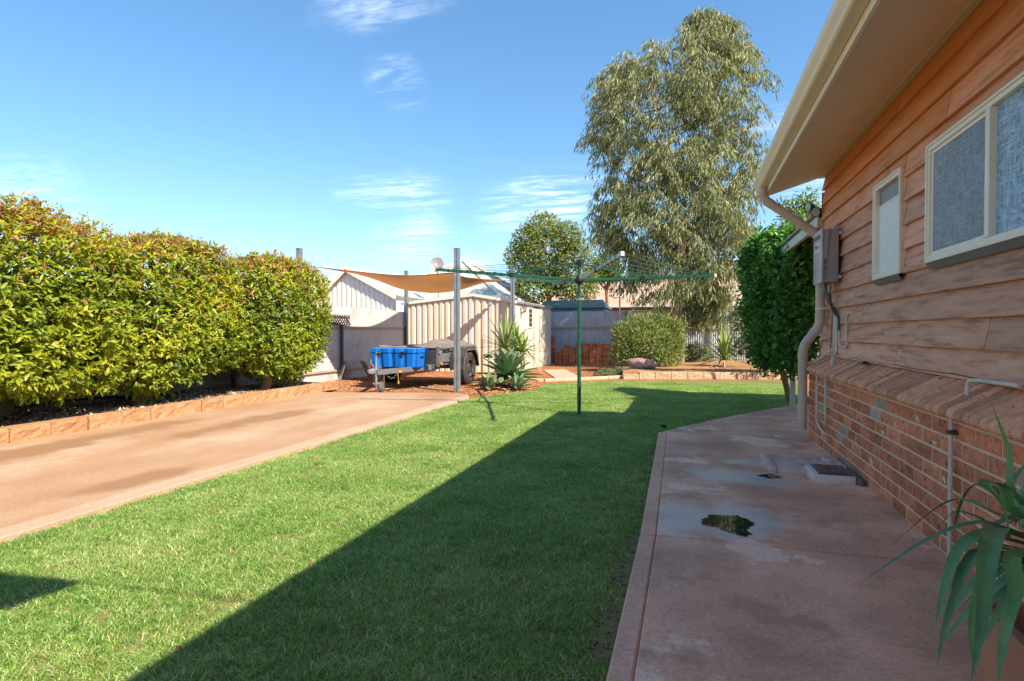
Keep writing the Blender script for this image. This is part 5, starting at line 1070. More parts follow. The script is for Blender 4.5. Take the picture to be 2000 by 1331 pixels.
# ------------------------------------------------------------------ neighbouring buildings beyond the fences
def gable(name, label, x0, x1, y0, y1, he, ha, xa, wall, roof, rib=.19):
    s = root(name, label, 'shed', ((x0 + x1) / 2, y0, 0)); n = max(1, int((x1 - x0) / .76)); w = (x1 - x0) / n
    hh = lambda x: he + (ha - he) * (x - x0) / (xa - x0) if x < xa else he + (ha - he) * (x1 - x) / (x1 - xa)
    for k in range(n):
        a, b = x0 + k * w, x0 + (k + 1) * w; me = trim_panel(w - .002, 0, rib, .02, hh(a), hh(b)).mesh('wall_panel', fix=False); me.materials.append(wall); link('wall_panel', me, s, (a, y0, 0))
    MB().box((x1 - .02, y0 + .01, 0), (x1, y1, he)).build('side_wall', wall, s); MB().box((x0, y0 + .01, 0), (x0 + .02, y1, he)).build('side_wall', wall, s)
    V = [(x0 - .12, y0 - .12, he - .03), (xa, y0 - .12, ha + .03), (x1 + .12, y0 - .12, he - .03), (x0 - .12, y1, he - .03), (xa, y1, ha + .03), (x1 + .12, y1, he - .03)]
    MB().add(V, [(0, 1, 4, 3), (1, 2, 5, 4)]).build('roof', roof, s)
    for a, b in ((0, 1), (1, 2)): MB().bar(Vector(V[a]) + Vector((0, -.01, -.04)), Vector(V[b]) + Vector((0, -.01, -.04)), .03, .17).build('barge_board', M_creamw, s)
    return s
M_whroof = mat('white_roof', (.60, .57, .51), (.56, .53, .47), 2, .55, .5, wave=('X', 12))
a = D(608, 600, 17.2); b = D(770, 600, 17.2); ap = D(675, 600, 17.2); ny = b.y
gable('neighbour_shed', 'white cream gabled steel shed beyond the fence behind the shade sail', a.x - .3, FX - .45, ny + .2, ny + 5, 2.25, CAMH + (648 - 521) * 17.3 / F, ap.x - .35, M_creamw, M_whroof)
# rusty trellis on the fence
tq = [PX(628, 612, FX + .03), PX(684, 625, FX + .03)]
tr = root('trellis', 'small rusty brown lattice panel on the corrugated fence', 'trellis', (FX + .03, tq[0].y, 1.35)); mr = plain('brown_lattice', (.10, .055, .05), .8)
y0, y1, z0, z1 = tq[0].y - .3, tq[1].y, 1.30, 1.53
for k in range(int((y1 - y0) / .10)):
    y = y0 + k * .10; MB().bar((FX + .03, y, z0), (FX + .03, min(y + .23, y1), z0 + min(.23, y1 - y)), .008, .02, (1, 0, 0)).build('lath', mr, tr); MB().bar((FX + .04, min(y + .23, y1), z0), (FX + .04, y, z0 + min(.23, y1 - y)), .008, .02, (1, 0, 0)).build('lath', mr, tr)
for z in (z0, z1): MB().bar((FX + .05, y0, z), (FX + .05, y1, z), .01, .03, (1, 0, 0)).build('rail', mr, tr)

M_nbrick = mat('neighbour_brick', (.40, .17, .07), (.30, .12, .05), 12, .9, .4, 30, rnd=.1)
def hiphouse(name, label, cen, hw, hd, he, ha, ridge, roofm, wallm, rot=0, bricks=False):
    s = root(name, label, 'house', (cen.x, cen.y, 0))
    c, d = math.cos(rot), math.sin(rot); P = lambda x, y, z: Vector((cen.x + x * c - y * d, cen.y + x * d + y * c, z))
    o = .45
    w = MB(); V = [P(x, y, z) for z in (0, he) for x, y in ((-hw, -hd), (hw, -hd), (hw, hd), (-hw, hd))]; w.add(V, [(0, 1, 5, 4), (1, 2, 6, 5), (2, 3, 7, 6), (3, 0, 4, 7)]); wo = w.build('wall', wallm, s)
    e = [P(x, y, he - .02) for x, y in ((-hw - o, -hd - o), (hw + o, -hd - o), (hw + o, hd + o), (-hw - o, hd + o))]; r0, r1 = P(-ridge, 0, ha), P(ridge, 0, ha)
    ro = MB().add(e + [r0, r1], [(0, 1, 5, 4), (1, 2, 5), (2, 3, 4, 5), (3, 0, 4), (0, 3, 2, 1)]).build('roof', roofm, s)
    for p, q in ((e[0], r0), (e[1], r1), (r0, r1), (e[2], r1), (e[3], r0)):
        if (p - q).length > .1: MB().bar(p + Vector((0, 0, .03)), q + Vector((0, 0, .03)), .22, .04).build('ridge_cap', M_trim2, ro)
    for p, q in zip(e, e[1:] + e[:1]): MB().bar(p - Vector((0, 0, .09)), q - Vector((0, 0, .09)), .12, .2).build('gutter', M_creamw, s)
    return s, wo, P
cc = D(905, 560, 27.0); hiphouse('neighbour_house', 'neighbouring house with white hipped steel roof behind the garden shed', Vector((cc.x, cc.y, 0)), 2.6, 3.2, 2.6, CAMH + (648 - 510) * 27 / F, .02, M_whroof, M_nbrick)
cl = D(700, 560, 26); hiphouse('neighbour_house', 'low brown brick neighbouring house glimpsed between shed and fence corner', Vector((cl.x - 1, cl.y + 1.5, 0)), 4.2, 2.5, 2.2, 3.0, 2, M_whroof, M_nbrick)
# satellite dish on a pole
sp = D(853, 516, 18.5); sd = root('satellite_dish', 'round grey satellite dish above the shade sail', 'satellite dish', (sp.x, sp.y, 0)); ax = Vector((.25, -1, .28)).normalized()
MB().lathe(sp, ax, [(-.06, .0), (-.055, .08), (-.03, .17), (.0, .235), (.004, .235), (-.02, .16), (-.045, .08), (-.05, 0)], 28).build('dish', mat('dish_grey', (.33, .27, .28), (.28, .23, .24), 3, .5, .05), sd, smooth=True)
MB().tube([sp - ax * .06, sp - ax * .12, Vector((sp.x, sp.y + .14, 2.2)), Vector((sp.x, sp.y + .14, 1.8))], .022, 8).build('mast', M_steel, sd)
MB().tube([sp - Vector((0, 0, .22)), sp + ax * .26 - Vector((0, 0, .14))], .012, 6).build('feed_arm', M_steel, sd); MB().box(sp + ax * .26 - Vector((.03, .03, .16)), sp + ax * .26 - Vector((-.03, -.03, .08))).build('feed_horn', M_white, sd)
# rear house with tan steel roof
M_tanroof = mat('tan_roof', (.50, .36, .26), (.45, .32, .23), 2, .6, .6, wave=('X', 7), spec=.3)
ra = D(1000, 600, 31); rb_ = D(1470, 600, 31); rc = (ra + rb_) / 2
nh, wo, P = hiphouse('neighbour_house', 'orange brick neighbouring house with tan steel roof beyond the rear fence', Vector((rc.x + 1.8, BFY + 12.5, 0)), 6.8, 4.2, 2.55, 4.35, 3.2, M_tanroof, M_nbrick)
for x in (-5.2, -2.2, 2.2, 5.0):
    w = MB().box(P(x, -4.26, 1.1), P(x + 1.5, -4.2, 2.2)).build('window', M_trim2, nh); MB().box(P(x + .06, -4.27, 1.16), P(x + .72, -4.255, 2.14)).build('pane', plain('dark_window', (.05, .05, .055), .2), w); MB().box(P(x + .78, -4.27, 1.16), P(x + 1.44, -4.255, 2.14)).build('pane', MATS['dark_window'], w)
gs = D(1125, 600, 23.5)
g2 = root('neighbour_shed', 'low green roofed steel shed just beyond the rear fence', 'shed', (gs.x, BFY + 1.5, 0)); zz = CAMH + (648 - 604) * 22.5 / F; mgreen = mat('green_roof', (.13, .20, .17), (.10, .15, .13), 3, .5, .4, wave=('X', 9))
x0, x1 = D(1055, 600, 22.6).x, D(1192, 600, 22.6).x; ya, yb2 = BFY + .4, BFY + 2.6
MB().box((x0 + .05, ya + .05, 0), (x1 - .05, yb2, zz - .03)).build('wall', mgreen, g2)
MB().add([(x0, ya, zz), (x1, ya, zz), (x1 - .25, (ya + yb2) / 2, zz + .36), (x0 + .1, (ya + yb2) / 2, zz + .36), (x0, yb2, zz), (x1, yb2, zz)], [(0, 1, 2, 3), (3, 2, 5, 4), (1, 5, 2), (0, 3, 4)]).build('roof', mgreen, g2)

# ================================================================== PLANTS
M_bark = mat('hedge_bark', (.30, .18, .10), (.20, .12, .07), 8, .9, .9, 30, stretch=(1, 1, .3), bdist=.01)
M_gum = mat('gum_bark', (.42, .30, .20), (.27, .17, .11), 4, .8, .5, 20, stretch=(1, 1, .3), c3=(.22, .11, .07), c3scale=2, c3lo=.5, c3hi=.65)
def limb(mb, p, q, r0, r1, n=5, wob=.05, sides=7):
    p = Vector(p); q = Vector(q); L = (q - p).length; pts = []; rs = []
    for i in range(n + 1):
        t = i / n; o = Vector((random.uniform(-1, 1), random.uniform(-1, 1), random.uniform(-.5, .5))) * wob * L * (0 if i in (0, n) else 1); pts.append(p.lerp(q, t) + o); rs.append(r0 + (r1 - r0) * t)
    mb.tube(pts, rs, sides); return pts
# clipped hedge trees: shell of glossy leaves, reddish tips on top
M_hedge = leafmat('hedge_leaf', [(0, (.07, .12, .018)), (.3, (.17, .25, .025)), (.6, (.36, .42, .025)), (.86, (.56, .52, .035)), (.93, (.38, .19, .09)), (1, (.46, .22, .12))], .34, .42, (1.3, 1.25, .4), .4)
def hedge(label, c, rad, trunk, n, seed):
    """c centre, rad half sizes; boxy crown with uneven face"""
    t = root('hedge_tree', label, 'hedge tree', trunk, 'clipped hedge trees along the fence'); c = np.array(c); rad = np.array(rad)
    def shell(m, lo, hi):
        d = rnd_dirs(m); p = 4.2; k = (np.abs(d[:, 0]) ** p + np.abs(d[:, 1]) ** p + np.abs(d[:, 2]) ** p) ** (-1 / p); s = d * k[:, None]
        s[:, 2] = np.where(s[:, 2] < 0, s[:, 2] * (1 - .10 * np.cos(s[:, 1] * 3 + seed)), s[:, 2])
        lump = 1 + .09 * nval(d * 2.1, 1, seed) + .07 * nval(d * 5.5, 1, seed + 3); f = np.where(RNG.random(m) < .72, RNG.uniform(.86, 1.03, m), RNG.uniform(lo, .9, m))
        P = c + s * rad * (lump * f)[:, None]; return P, unit(s / rad), f
    # sprigs: several leaves round a short twig
    m = n // 7; P0, N0, f0 = shell(m, .45, 1.02)
    ax = unit(N0 * .9 + np.array([0, 0, .45]) + rnd_dirs(m) * .75); P = []; A = []; NR = []; val = []
    cl = nval(P0, 1.6, seed)
    for k in range(7):
        off = ax * (RNG.uniform(0, .11, m))[:, None]; P.append(P0 + off); a = unit(ax * .5 + rnd_dirs(m) * .9 + np.array([0, 0, -.12])); A.append(a); NR.append(unit(N0 * .8 + np.array([.3, -.1, .9]) + rnd_dirs(m) * .55))
        depth = (f0 - .62) / .4; top = np.clip((P0[:, 2] - c[2]) / rad[2], -1, 1)
        v = .46 + .36 * cl + RNG.normal(0, .20, m) + .05 * top; red = RNG.random(m) < np.clip(.05 + .17 * top + .25 * (top > .75), 0, .5); v = np.clip(v, .02, .88); v = np.where(red & (f0 > .88), RNG.uniform(.92, 1, m), v); val.append(v)
    P, A, NR, val = map(np.concatenate, (P, A, NR, val)); N_ = len(P)
    foliage('crown', M_hedge, t, P, A, NR, RNG.uniform(.040, .098, N_), RNG.uniform(.018, .038, N_), val, curl=.18, shape='oval')
    # long shoots above the clipped top
    m = int(260 * rad[1]); sx = RNG.uniform(-1, 1, m) * rad[0] * .8; sy = RNG.uniform(-1, 1, m) * rad[1] * .95; base = c + np.stack([sx, sy, rad[2] * (.93 - .25 * np.abs(sy / rad[1]) ** 3)], 1); h = RNG.uniform(.04, .20, m); P = []; A = []; val = []
    for k in range(8): P.append(base + np.stack([RNG.normal(0, .02, m), RNG.normal(0, .02, m), h * k / 7], 1)); A.append(unit(rnd_dirs(m) + np.array([0, 0, .8]))); val.append(np.where(RNG.random(m) < .55, RNG.uniform(.92, 1, m), RNG.uniform(.4, .85, m)))
    P, A, val = map(np.concatenate, (P, A, val)); foliage('top_shoots', M_hedge, t, P, A, rnd_dirs(len(P)), .05, .018, val)
    mb = MB(); tr = Vector(trunk); fork = tr + Vector((.03, .05, .42)); limb(mb, tr - Vector((0, 0, .08)), fork, .095, .075, 5, .04, 10); mb.build('trunk', M_bark, t, smooth=True)
    br = MB(); rg_ = random.Random(seed)
    for k in range(9): q = Vector(c) + Vector((rg_.uniform(-.6, .6) * rad[0], rg_.uniform(-.8, .8) * rad[1], rg_.uniform(-.1, .75) * rad[2])); limb(br, fork - Vector((0, 0, .05)), q, .045, .01, 6, .06, 6)
    br.build('branch', M_bark, t, smooth=True)
T1 = G(6, 815, BEDZ); T2 = G(270, 792, BEDZ); T3 = G(517, 762.5, BEDZ)
hedge('large clipped hedge tree with reddish tips nearest the driveway entrance end of the bed', (-7.2, 4.0, 1.44), (.68, 1.50, .99), T1, 56000, 1)
hedge('middle clipped hedge tree with reddish tips and a low leafy side shoot', (-7.25, 6.42, 1.41), (.62, .97, .97), T2, 38000, 5)
hedge('clipped hedge tree with reddish tips beside the shade sail and the steel post', (-7.1, 8.5, 1.40), (.60, 1.0, .96), T3, 42000, 9)
# low side shoot at the middle trunk
def sideshoot():
    t = [o for o in bpy.data.objects if o.name.startswith('hedge_tree') and 'middle' in o['label']][0]; b = Vector(T2) + Vector((.05, .05, .1)); m = 150
    k = RNG.random(m); P = np.array(b) + np.stack([.12 * k + RNG.normal(0, .06, m), .32 * k + RNG.normal(0, .09, m), .30 * k * (1.2 - k) + RNG.normal(0, .07, m) + .02], 1)
    foliage('side_shoot', M_hedge, t, P, unit(rnd_dirs(m) + np.array([.3, .1, -.3])), unit(rnd_dirs(m) * .6 + np.array([.6, -.3, .6])), RNG.uniform(.06, .1, m), .035, RNG.uniform(.2, .6, m), shape='oval')
sideshoot()
# fallen leaves under the hedge
M_litter = valmat('dry_leaf', [(0, (.10, .04, .025)), (.5, (.24, .11, .05)), (1, (.40, .25, .13))])
x, y = scatter([(-8.0, 2.5), (-6.75, 2.5), (-6.75, 9.4), (-8, 9.6)], 2600); n = len(x); a = RNG.uniform(0, 6.28, n)
lf = link('leaf_litter', leaf_mesh('leaf_litter', np.stack([x, y, np.full(n, BEDZ + .025)], 1), np.stack([np.cos(a), np.sin(a), RNG.normal(0, .2, n)], 1), unit(rnd_dirs(n) * .5 + np.array([0, 0, 1])), .05, .022, RNG.random(n)), None, None, M_litter); lf['kind'] = 'stuff'
x, y = RNG.uniform(-3.4, -.4, 60), RNG.uniform(1.2, 9, 60); a = RNG.uniform(0, 6.28, 60)
lf = link('leaf_litter', leaf_mesh('leaf_litter', np.stack([x, y, np.full(60, GZ + .035)], 1), np.stack([np.cos(a), np.sin(a), RNG.normal(0, .3, 60)], 1), unit(rnd_dirs(60) * .6 + np.array([0, 0, 1])), .03, .012, RNG.random(60)), None, None, M_litter); lf['kind'] = 'stuff'

# gum tree
M_gumleaf = leafmat('gum_leaf', [(0, (.11, .135, .06)), (.4, (.26, .285, .135)), (.75, (.40, .42, .22)), (.9, (.50, .48, .25)), (1, (.40, .23, .14))], .45, .28, (1.3, 1.35, .6), .4)
def gumtree():
    dep = 18.2; base = D(1325, 700, dep); base.z = .1; t = root('gum_tree', 'tall gum tree with drooping grey green leaves behind the rounded shrub', 'tree', base)
    prof = [(20, 1362, 1392), (60, 1335, 1425), (85, 1262, 1440), (110, 1215, 1452), (160, 1165, 1478), (200, 1152, 1482), (250, 1150, 1462), (300, 1172, 1472), (350, 1185, 1466), (400, 1172, 1462), (450, 1172, 1462), (500, 1215, 1458), (550, 1222, 1445), (600, 1240, 1435), (640, 1262, 1420)]
    ys = [p[0] for p in prof]; m = 1250; k = 0; cs = []
    u_ = lambda px: (px - 1325) / F * dep
    while len(cs) < m:
        py = 30 + 600 * RNG.random() ** .88; a, b = np.interp(py, ys, [p[1] for p in prof]), np.interp(py, ys, [p[2] for p in prof]); px = RNG.uniform(a, b); hw = (b - a) / 2; s = abs(px - (a + b) / 2) / hw
        if py < 120 and 1290 < px < 1325 and RNG.random() < .8: continue
        w = hw / F * dep * math.sqrt(max(0, 1 - s * s)) * .8; cs.append((u_(px), RNG.uniform(-1, 1) * w, CAMH + (648 - py) * dep / F))
    for (px, py) in ((1490, 265), (1500, 250), (1475, 290), (1485, 300), (1465, 320), (1180, 420), (1165, 470), (1185, 455), (1195, 440), (1255, 95), (1270, 85), (1275, 100), (1375, 30), (1378, 45)): cs.append((u_(px), RNG.uniform(-.3, .3), CAMH + (648 - py) * dep / F))
    cs = np.array(cs); keep = mnoise_keep(cs); cs = cs[keep]
    per = 78; n = len(cs) * per; C0 = np.repeat(cs, per, 0); tw = np.repeat(RNG.random((len(cs), 6)) * 6.28, per, 0)
    # hanging twigs: leaves spread along a few arching strands under each cluster
    strand = RNG.integers(0, 6, n); ang = tw[np.arange(n), strand]; s = RNG.random(n); R0 = .56
    off = np.stack([np.cos(ang) * R0 * s, np.sin(ang) * R0 * s, .16 * s - .62 * s * s], 1) + RNG.normal(0, .045, (n, 3))
    Pl = C0 + off + np.array([0, 0, .02]); ex = np.array(_r)[None] * Pl[:, :1] + np.array(Vector((_f.x, _f.y, 0)).normalized())[None] * Pl[:, 1:2] + np.array([[0, 0, 1]]) * Pl[:, 2:]; ex[:, :2] += np.array([base.x, base.y])
    A = unit(np.stack([np.cos(ang) * .45, np.sin(ang) * .45, -.9 - .3 * s], 1) + rnd_dirs(n) * .5); cl = np.repeat(RNG.normal(0, .12, len(cs)), per)
    val = np.clip(.42 + cl + RNG.normal(0, .16, n), .02, .9); val = np.where(RNG.random(n) < .02, RNG.uniform(.93, 1, n), val)
    foliage('crown', M_gumleaf, t, ex, A, unit(rnd_dirs(n) + np.array([.3, -.5, .4])), RNG.uniform(.13, .25, n), RNG.uniform(.024, .038, n), val, fold=.1, curl=.22)
    W_ = lambda px, py, o=0: base + Vector(_r) * u_(px) + Vector((_f.x, _f.y, 0)) * o + Vector((0, 0, CAMH + (648 - py) * dep / F - base.z))
    mb = MB(); f1 = W_(1330, 455); limb(mb, base - Vector((0, 0, .2)), W_(1322, 620), .21, .17, 4, .015, 12); limb(mb, W_(1322, 620), f1, .17, .13, 4, .02, 12); limb(mb, f1, W_(1378, 330), .11, .07, 5, .03, 9); limb(mb, W_(1378, 330), W_(1392, 190), .07, .035, 5, .04, 7); limb(mb, W_(1392, 190), W_(1378, 40), .035, .012, 5, .04, 6)
    mb.build('trunk', M_gum, t, smooth=True)
    b = MB(); limb(b, f1, W_(1300, 330, -.2), .10, .05, 5, .04, 8); limb(b, W_(1300, 330, -.2), W_(1268, 110), .05, .012, 6, .04, 6); limb(b, W_(1378, 330), W_(1450, 220), .05, .012, 5, .05, 6); limb(b, W_(1300, 330, -.2), W_(1200, 200, -.4), .04, .01, 5, .05, 6)
    rg_ = random.Random(8); anch = [f1, W_(1378, 330), W_(1300, 330, -.2), W_(1392, 190), W_(1285, 220)]
    for k in range(60):
        i = rg_.randrange(len(ex)); q = Vector(ex[i]); a = min(anch, key=lambda z: (z - q).length); limb(b, a, q, .022, .006, 4, .06, 5)
    b.build('branch', M_gum, t, smooth=True)
def mnoise_keep(cs): return np.array([mnoise.noise(Vector(c) * .75 + Vector((7, 3, 1))) > -.20 for c in cs])
gumtree()

# leafy trees and bushes from clumps of leaves round lumps
def bush(name, label, cat, lumps, n, mt, L, Wd, trunk=None, bark=None, seed=0, lo=.3, up=.3, spread=.12, val=(.45, .16), shape='diamond', flowers=None, rt=.06, out=.6):
    base = Vector(trunk) if trunk is not None else Vector((lumps[0][0][0], lumps[0][0][1], 0)); t = root(name, label, cat, base)
    vol = np.array([(r[0] * r[1] * r[2]) ** .667 for c, r in lumps]); cnt = (vol / vol.sum() * n).astype(int); P = []; NN = []; FF = []
    for (c, r), k in zip(lumps, cnt):
        d = rnd_dirs(k); f = RNG.uniform(lo, 1, k) ** .5; lump = 1 + .16 * nval(d * 2.2, 1, seed + c[0]) + .08 * nval(d * 6, 1, seed + c[1]); P.append(np.array(c) + d * np.array(r) * (f * lump)[:, None]); NN.append(d); FF.append(f)
    P, NN, FF = map(np.concatenate, (P, NN, FF)); k = P[:, 2] > base.z + .02; P, NN, FF = P[k], NN[k], FF[k]; m = len(P)
    cl = nval(P, 2.2 / max(.4, lumps[0][1][0]), seed); P = P + RNG.normal(0, spread * L, (m, 3))
    A = unit(NN * out + rnd_dirs(m) + np.array([0, 0, up])); v = np.clip(val[0] + .25 * cl + RNG.normal(0, val[1], m), .02, .9)
    if flowers: v = np.where(RNG.random(m) < flowers, RNG.uniform(.94, 1, m), v)
    foliage('crown', mt, t, P, A, unit(NN * .7 + rnd_dirs(m) * .6 + np.array([.2, -.1, .6])), L * RNG.uniform(.7, 1.2, m), Wd * RNG.uniform(.7, 1.2, m), v, shape=shape)
    if trunk is not None:
        mb = MB(); c0 = Vector(lumps[0][0]); f = base.lerp(Vector((c0.x, c0.y, c0.z - lumps[0][1][2] * .5)), .8); limb(mb, base - Vector((0, 0, .1)), f, rt, rt * .7, 4, .04, 8); mb.build('trunk', bark or M_bark, t, smooth=True)
        br = MB(); rg_ = random.Random(seed)
        for c, r in lumps:
            for _ in range(3): q = Vector(c) + Vector((rg_.uniform(-.6, .6) * r[0], rg_.uniform(-.6, .6) * r[1], rg_.uniform(-.3, .6) * r[2])); limb(br, f, q, rt * .5, .012, 5, .05, 6)
        br.build('branch', bark or M_bark, t, smooth=True)
    return t
def lump(px, py, dep, rx, rz, ry=None): p = D(px, py, dep); k = dep / F; return (tuple(p), (rx * k, (ry or rx) * k, rz * k))
M_broad = leafmat('broad_leaf', [(0, (.06, .10, .02)), (.4, (.15, .21, .045)), (.75, (.27, .31, .065)), (.9, (.40, .37, .10)), (1, (.42, .2, .08))], .4, .3)
M_bright = leafmat('bright_leaf', [(0, (.06, .10, .015)), (.5, (.14, .22, .03)), (.9, (.25, .33, .05)), (1, (.35, .06, .06))], .4, .4)
M_climb = leafmat('climber_leaf', [(0, (.025, .085, .018)), (.4, (.075, .20, .035)), (.75, (.16, .34, .055)), (.92, (.28, .46, .08)), (1, (.3, .45, .08))], .5, .3, None, .25)
M_shrub = leafmat('shrub_leaf', [(0, (.08, .12, .03)), (.45, (.20, .26, .07)), (.8, (.34, .37, .12)), (.92, (.46, .40, .15)), (1, (.55, .16, .10))], .45, .3)
M_grey = leafmat('grey_leaf', [(0, (.06, .09, .04)), (.5, (.15, .19, .09)), (1, (.26, .30, .15))], .5, .25)
g_ = D(1072, 600, 26); g_.z = 0
bush('broadleaf_tree', 'dense round green tree beyond the rear fence beside the gum tree', 'tree', [lump(1070, 490, 26, 62, 70), lump(1030, 520, 26, 40, 50), lump(1120, 520, 26, 55, 55), lump(1060, 445, 26, 34, 32), lump(1110, 465, 25.6, 34, 34), lump(1025, 470, 26, 28, 30), lump(1040, 565, 26, 50, 28), lump(1120, 565, 26, 50, 25), lump(1000, 500, 26, 16, 22)], 15000, M_broad, .17, .07, g_, None, 2, lo=.25, up=-.1, flowers=.03, rt=.16)
g_ = D(1182, 600, 27.5); g_.z = 0
bush('broadleaf_tree', 'small bright green tree with red blossom beyond the rear fence', 'tree', [lump(1185, 525, 27.5, 28, 28), lump(1165, 535, 27.5, 22, 20), lump(1200, 535, 27.5, 16, 16)], 2600, M_bright, .2, .07, g_, None, 3, lo=.2, flowers=.05, rt=.1)
b_ = G(1262, 716, .12); dd = dpt(b_)
bush('rounded_shrub', 'large rounded green shrub with narrow leaves behind the boulder', 'shrub', [lump(1265, 672, dd, 52, 40, 45), lump(1225, 665, dd, 30, 36), lump(1302, 660, dd + .2, 34, 38), lump(1250, 638, dd + .1, 30, 24), lump(1285, 634, dd + .2, 22, 20), lump(1318, 690, dd, 18, 26), lump(1210, 692, dd, 16, 22), lump(1230, 700, dd - .1, 26, 18), lump(1290, 698, dd - .2, 26, 20), lump(1215, 648, dd, 14, 16), lump(1322, 640, dd, 14, 16)], 15000, M_shrub, .13, .026, b_, None, 4, lo=.2, up=.7, spread=.45, flowers=.015, rt=.05, out=.9)
b_ = G(1358, 706, .13); dd = dpt(b_)
bush('low_shrub', 'low dark green shrub between the gum tree and the spiky yucca', 'shrub', [lump(1358, 688, dd, 24, 18), lump(1340, 696, dd, 16, 14), lump(1378, 694, dd, 16, 14)], 2600, M_grey, .09, .03, b_, None, 5, lo=.2)
b_ = G(1188, 736, GZ); dd = dpt(b_)
bush('groundcover_plant', 'low spreading grey green groundcover at the corner of the rear bed', 'plant', [lump(1190, 729, dd, 24, 8, 26), lump(1215, 725, dd, 16, 8, 20), lump(1168, 732, dd, 10, 5, 14)], 2400, M_grey, .06, .016, b_, None, 6, lo=.2)
b_ = G(1490, 700, .12); dd = 14.0
bush('rear_shrub', 'dark grey green shrub in the shade behind the climbing bush', 'shrub', [lump(1470, 650, dd, 36, 46), lump(1445, 620, dd, 24, 26), lump(1495, 670, dd, 40, 46), lump(1530, 650, dd, 40, 60), lump(1440, 680, dd, 18, 20)], 4200, M_grey, .09, .04, D(1490, 712, dd), None, 7, lo=.2)
b_ = Vector((D(1545, 700, 9.4).x, D(1545, 700, 9.4).y, GZ)); bd = lambda px: float(np.interp(px, [1430, 1500, 1560, 1592], [10.3, 9.4, 8.15, 7.7]))
bush('climbing_bush', 'tall dense green climbing bush growing at the patio post', 'bush', [lump(x, y, bd(x), rx, rz, ry) for x, y, rx, rz, ry in ((1515, 565, 46, 84, 36), (1486, 530, 30, 52, 34), (1500, 488, 34, 32, 34), (1535, 508, 36, 46, 28), (1480, 590, 26, 48, 30), (1525, 640, 44, 60, 36), (1556, 600, 36, 84, 26), (1548, 685, 30, 46, 26), (1566, 530, 30, 66, 22), (1495, 640, 28, 44, 30), (1522, 472, 22, 18, 22), (1470, 505, 18, 24, 22), (1574, 470, 18, 34, 18), (1500, 690, 26, 28, 26), (1580, 640, 14, 70, 14))], 26000, M_climb, .078, .054, b_, None, 8, lo=.35, up=-.1, val=(.40, .22), shape='oval', rt=.05, spread=.9)
dd = 12.5; b_ = D(1575, 600, dd); b_.z = 0
bush('slender_tree', 'slender open tree with pale leaves rising behind the patio roof', 'tree', [lump(1560, 415, dd, 34, 40), lump(1540, 440, dd, 26, 26), lump(1580, 395, dd, 26, 26), lump(1530, 400, dd, 14, 14), lump(1590, 430, dd, 30, 30)], 900, M_bright, .14, .045, b_, M_gum, 9, lo=.05, up=-.3, rt=.04)

# strap-leaved plants: every leaf a part
def leafset(mt): return lambda mb, nm, par: mb.build(nm, mt, par, smooth=True, fix=False)
M_agave = mat('agave_leaf', (.19, .29, .14), (.135, .22, .11), 5, .45, .1, 40, rnd=.14, spec=.4, c3=(.20, .27, .13), c3scale=3, c3lo=.5, c3hi=.7)
M_yuc = mat('yucca_leaf', (.17, .25, .05), (.24, .33, .08), 6, .4, .1, 40, rnd=.25, spec=.5)
M_yucd = mat('potted_yucca_leaf', (.07, .17, .05), (.11, .235, .075), 26, .38, .3, 120, rnd=.3, spec=.4, stretch=(1, 1, .15), c3=(.20, .26, .12), c3scale=7, c3lo=.58, c3hi=.75)
M_dry = plain('dry_leaf_tan', (.40, .26, .14), .8)
def rosette(name, label, cat, p, h, rad, n, w, mt, seed, droop=.4, prof=None, fold=.3, stem=.0, emin=8, emax=86, dry=0):
    r = random.Random(seed); t = root(name, label, cat, p); p = Vector(p) + Vector((0, 0, stem))
    if stem: MB().tube([p - Vector((0, 0, stem + .05)), p], .045, 8).build('stem', M_bark, t, smooth=True)
    for k in range(n):
        f = k / max(1, n - 1); a = k * 2.39996 + r.uniform(-.15, .15); e = R(emin + (emax - emin) * f + r.uniform(-6, 6)); L = (rad * (1 - f) + h * f) * r.uniform(.85, 1.1)
        d = Vector((math.cos(a), math.sin(a), 0)); b = p + d * .03 + Vector((0, 0, .05 + .10 * f * h)); pts = []
        for s in (0, .3, .6, .85, 1): pts.append(b + d * (L * s * math.cos(e)) + Vector((0, 0, L * s * math.sin(e) - droop * (1 - f * .8) * L * s ** 2.4)))
        for q in pts: q.z = max(q.z, Vector(t.location).z + .01 + .01 * r.random())
        mb = MB(); strap_leaf(mb, pts, w * r.uniform(.85, 1.15), fold, prof=prof); mb.build('leaf', M_dry if k < dry else mt, t, smooth=True, fix=False)
    return t
apf = lambda s: (.55 + 1.35 * s if s < .35 else 1.02 * (1 - ((s - .35) / .65) ** 2.2)) if s < 1 else 0
pa_ = G(985, 760, GZ); rosette('agave', 'big pale green agave with broad pointed leaves beside the driveway end post', 'agave', pa_ + Vector((0, .25, .16)), .60, .70, 46, .185, M_agave, 3, .10, apf, .22, 0, -10, 78)
rosette('agave', 'small agave at the foot of the big agave on the driveway side', 'agave', G(958, 764, GZ) + Vector((0, 0, 0)), .32, .36, 16, .11, M_agave, 4, .15, apf, .25, 0, 6, 80, 2)
rosette('agave', 'small agave at the foot of the big agave on the lawn side', 'agave', G(1012, 764, GZ), .30, .34, 16, .11, M_agave, 6, .15, apf, .25, 0, 6, 80, 1)
yb_ = D(988, 740, 12.9); yb_.z = GZ; rosette('yucca', 'tall spiky yucca head behind the agave', 'yucca', yb_, .82, .72, 46, .055, M_yuc, 7, .25, None, .2, .72, -20, 88, 3)
yb_ = D(1020, 740, 13.1); yb_.z = GZ; rosette('yucca', 'lower spiky yucca head between the agave and the shed door', 'yucca', yb_, .50, .60, 46, .05, M_yuc, 8, .45, None, .2, .62, -30, 85, 6)
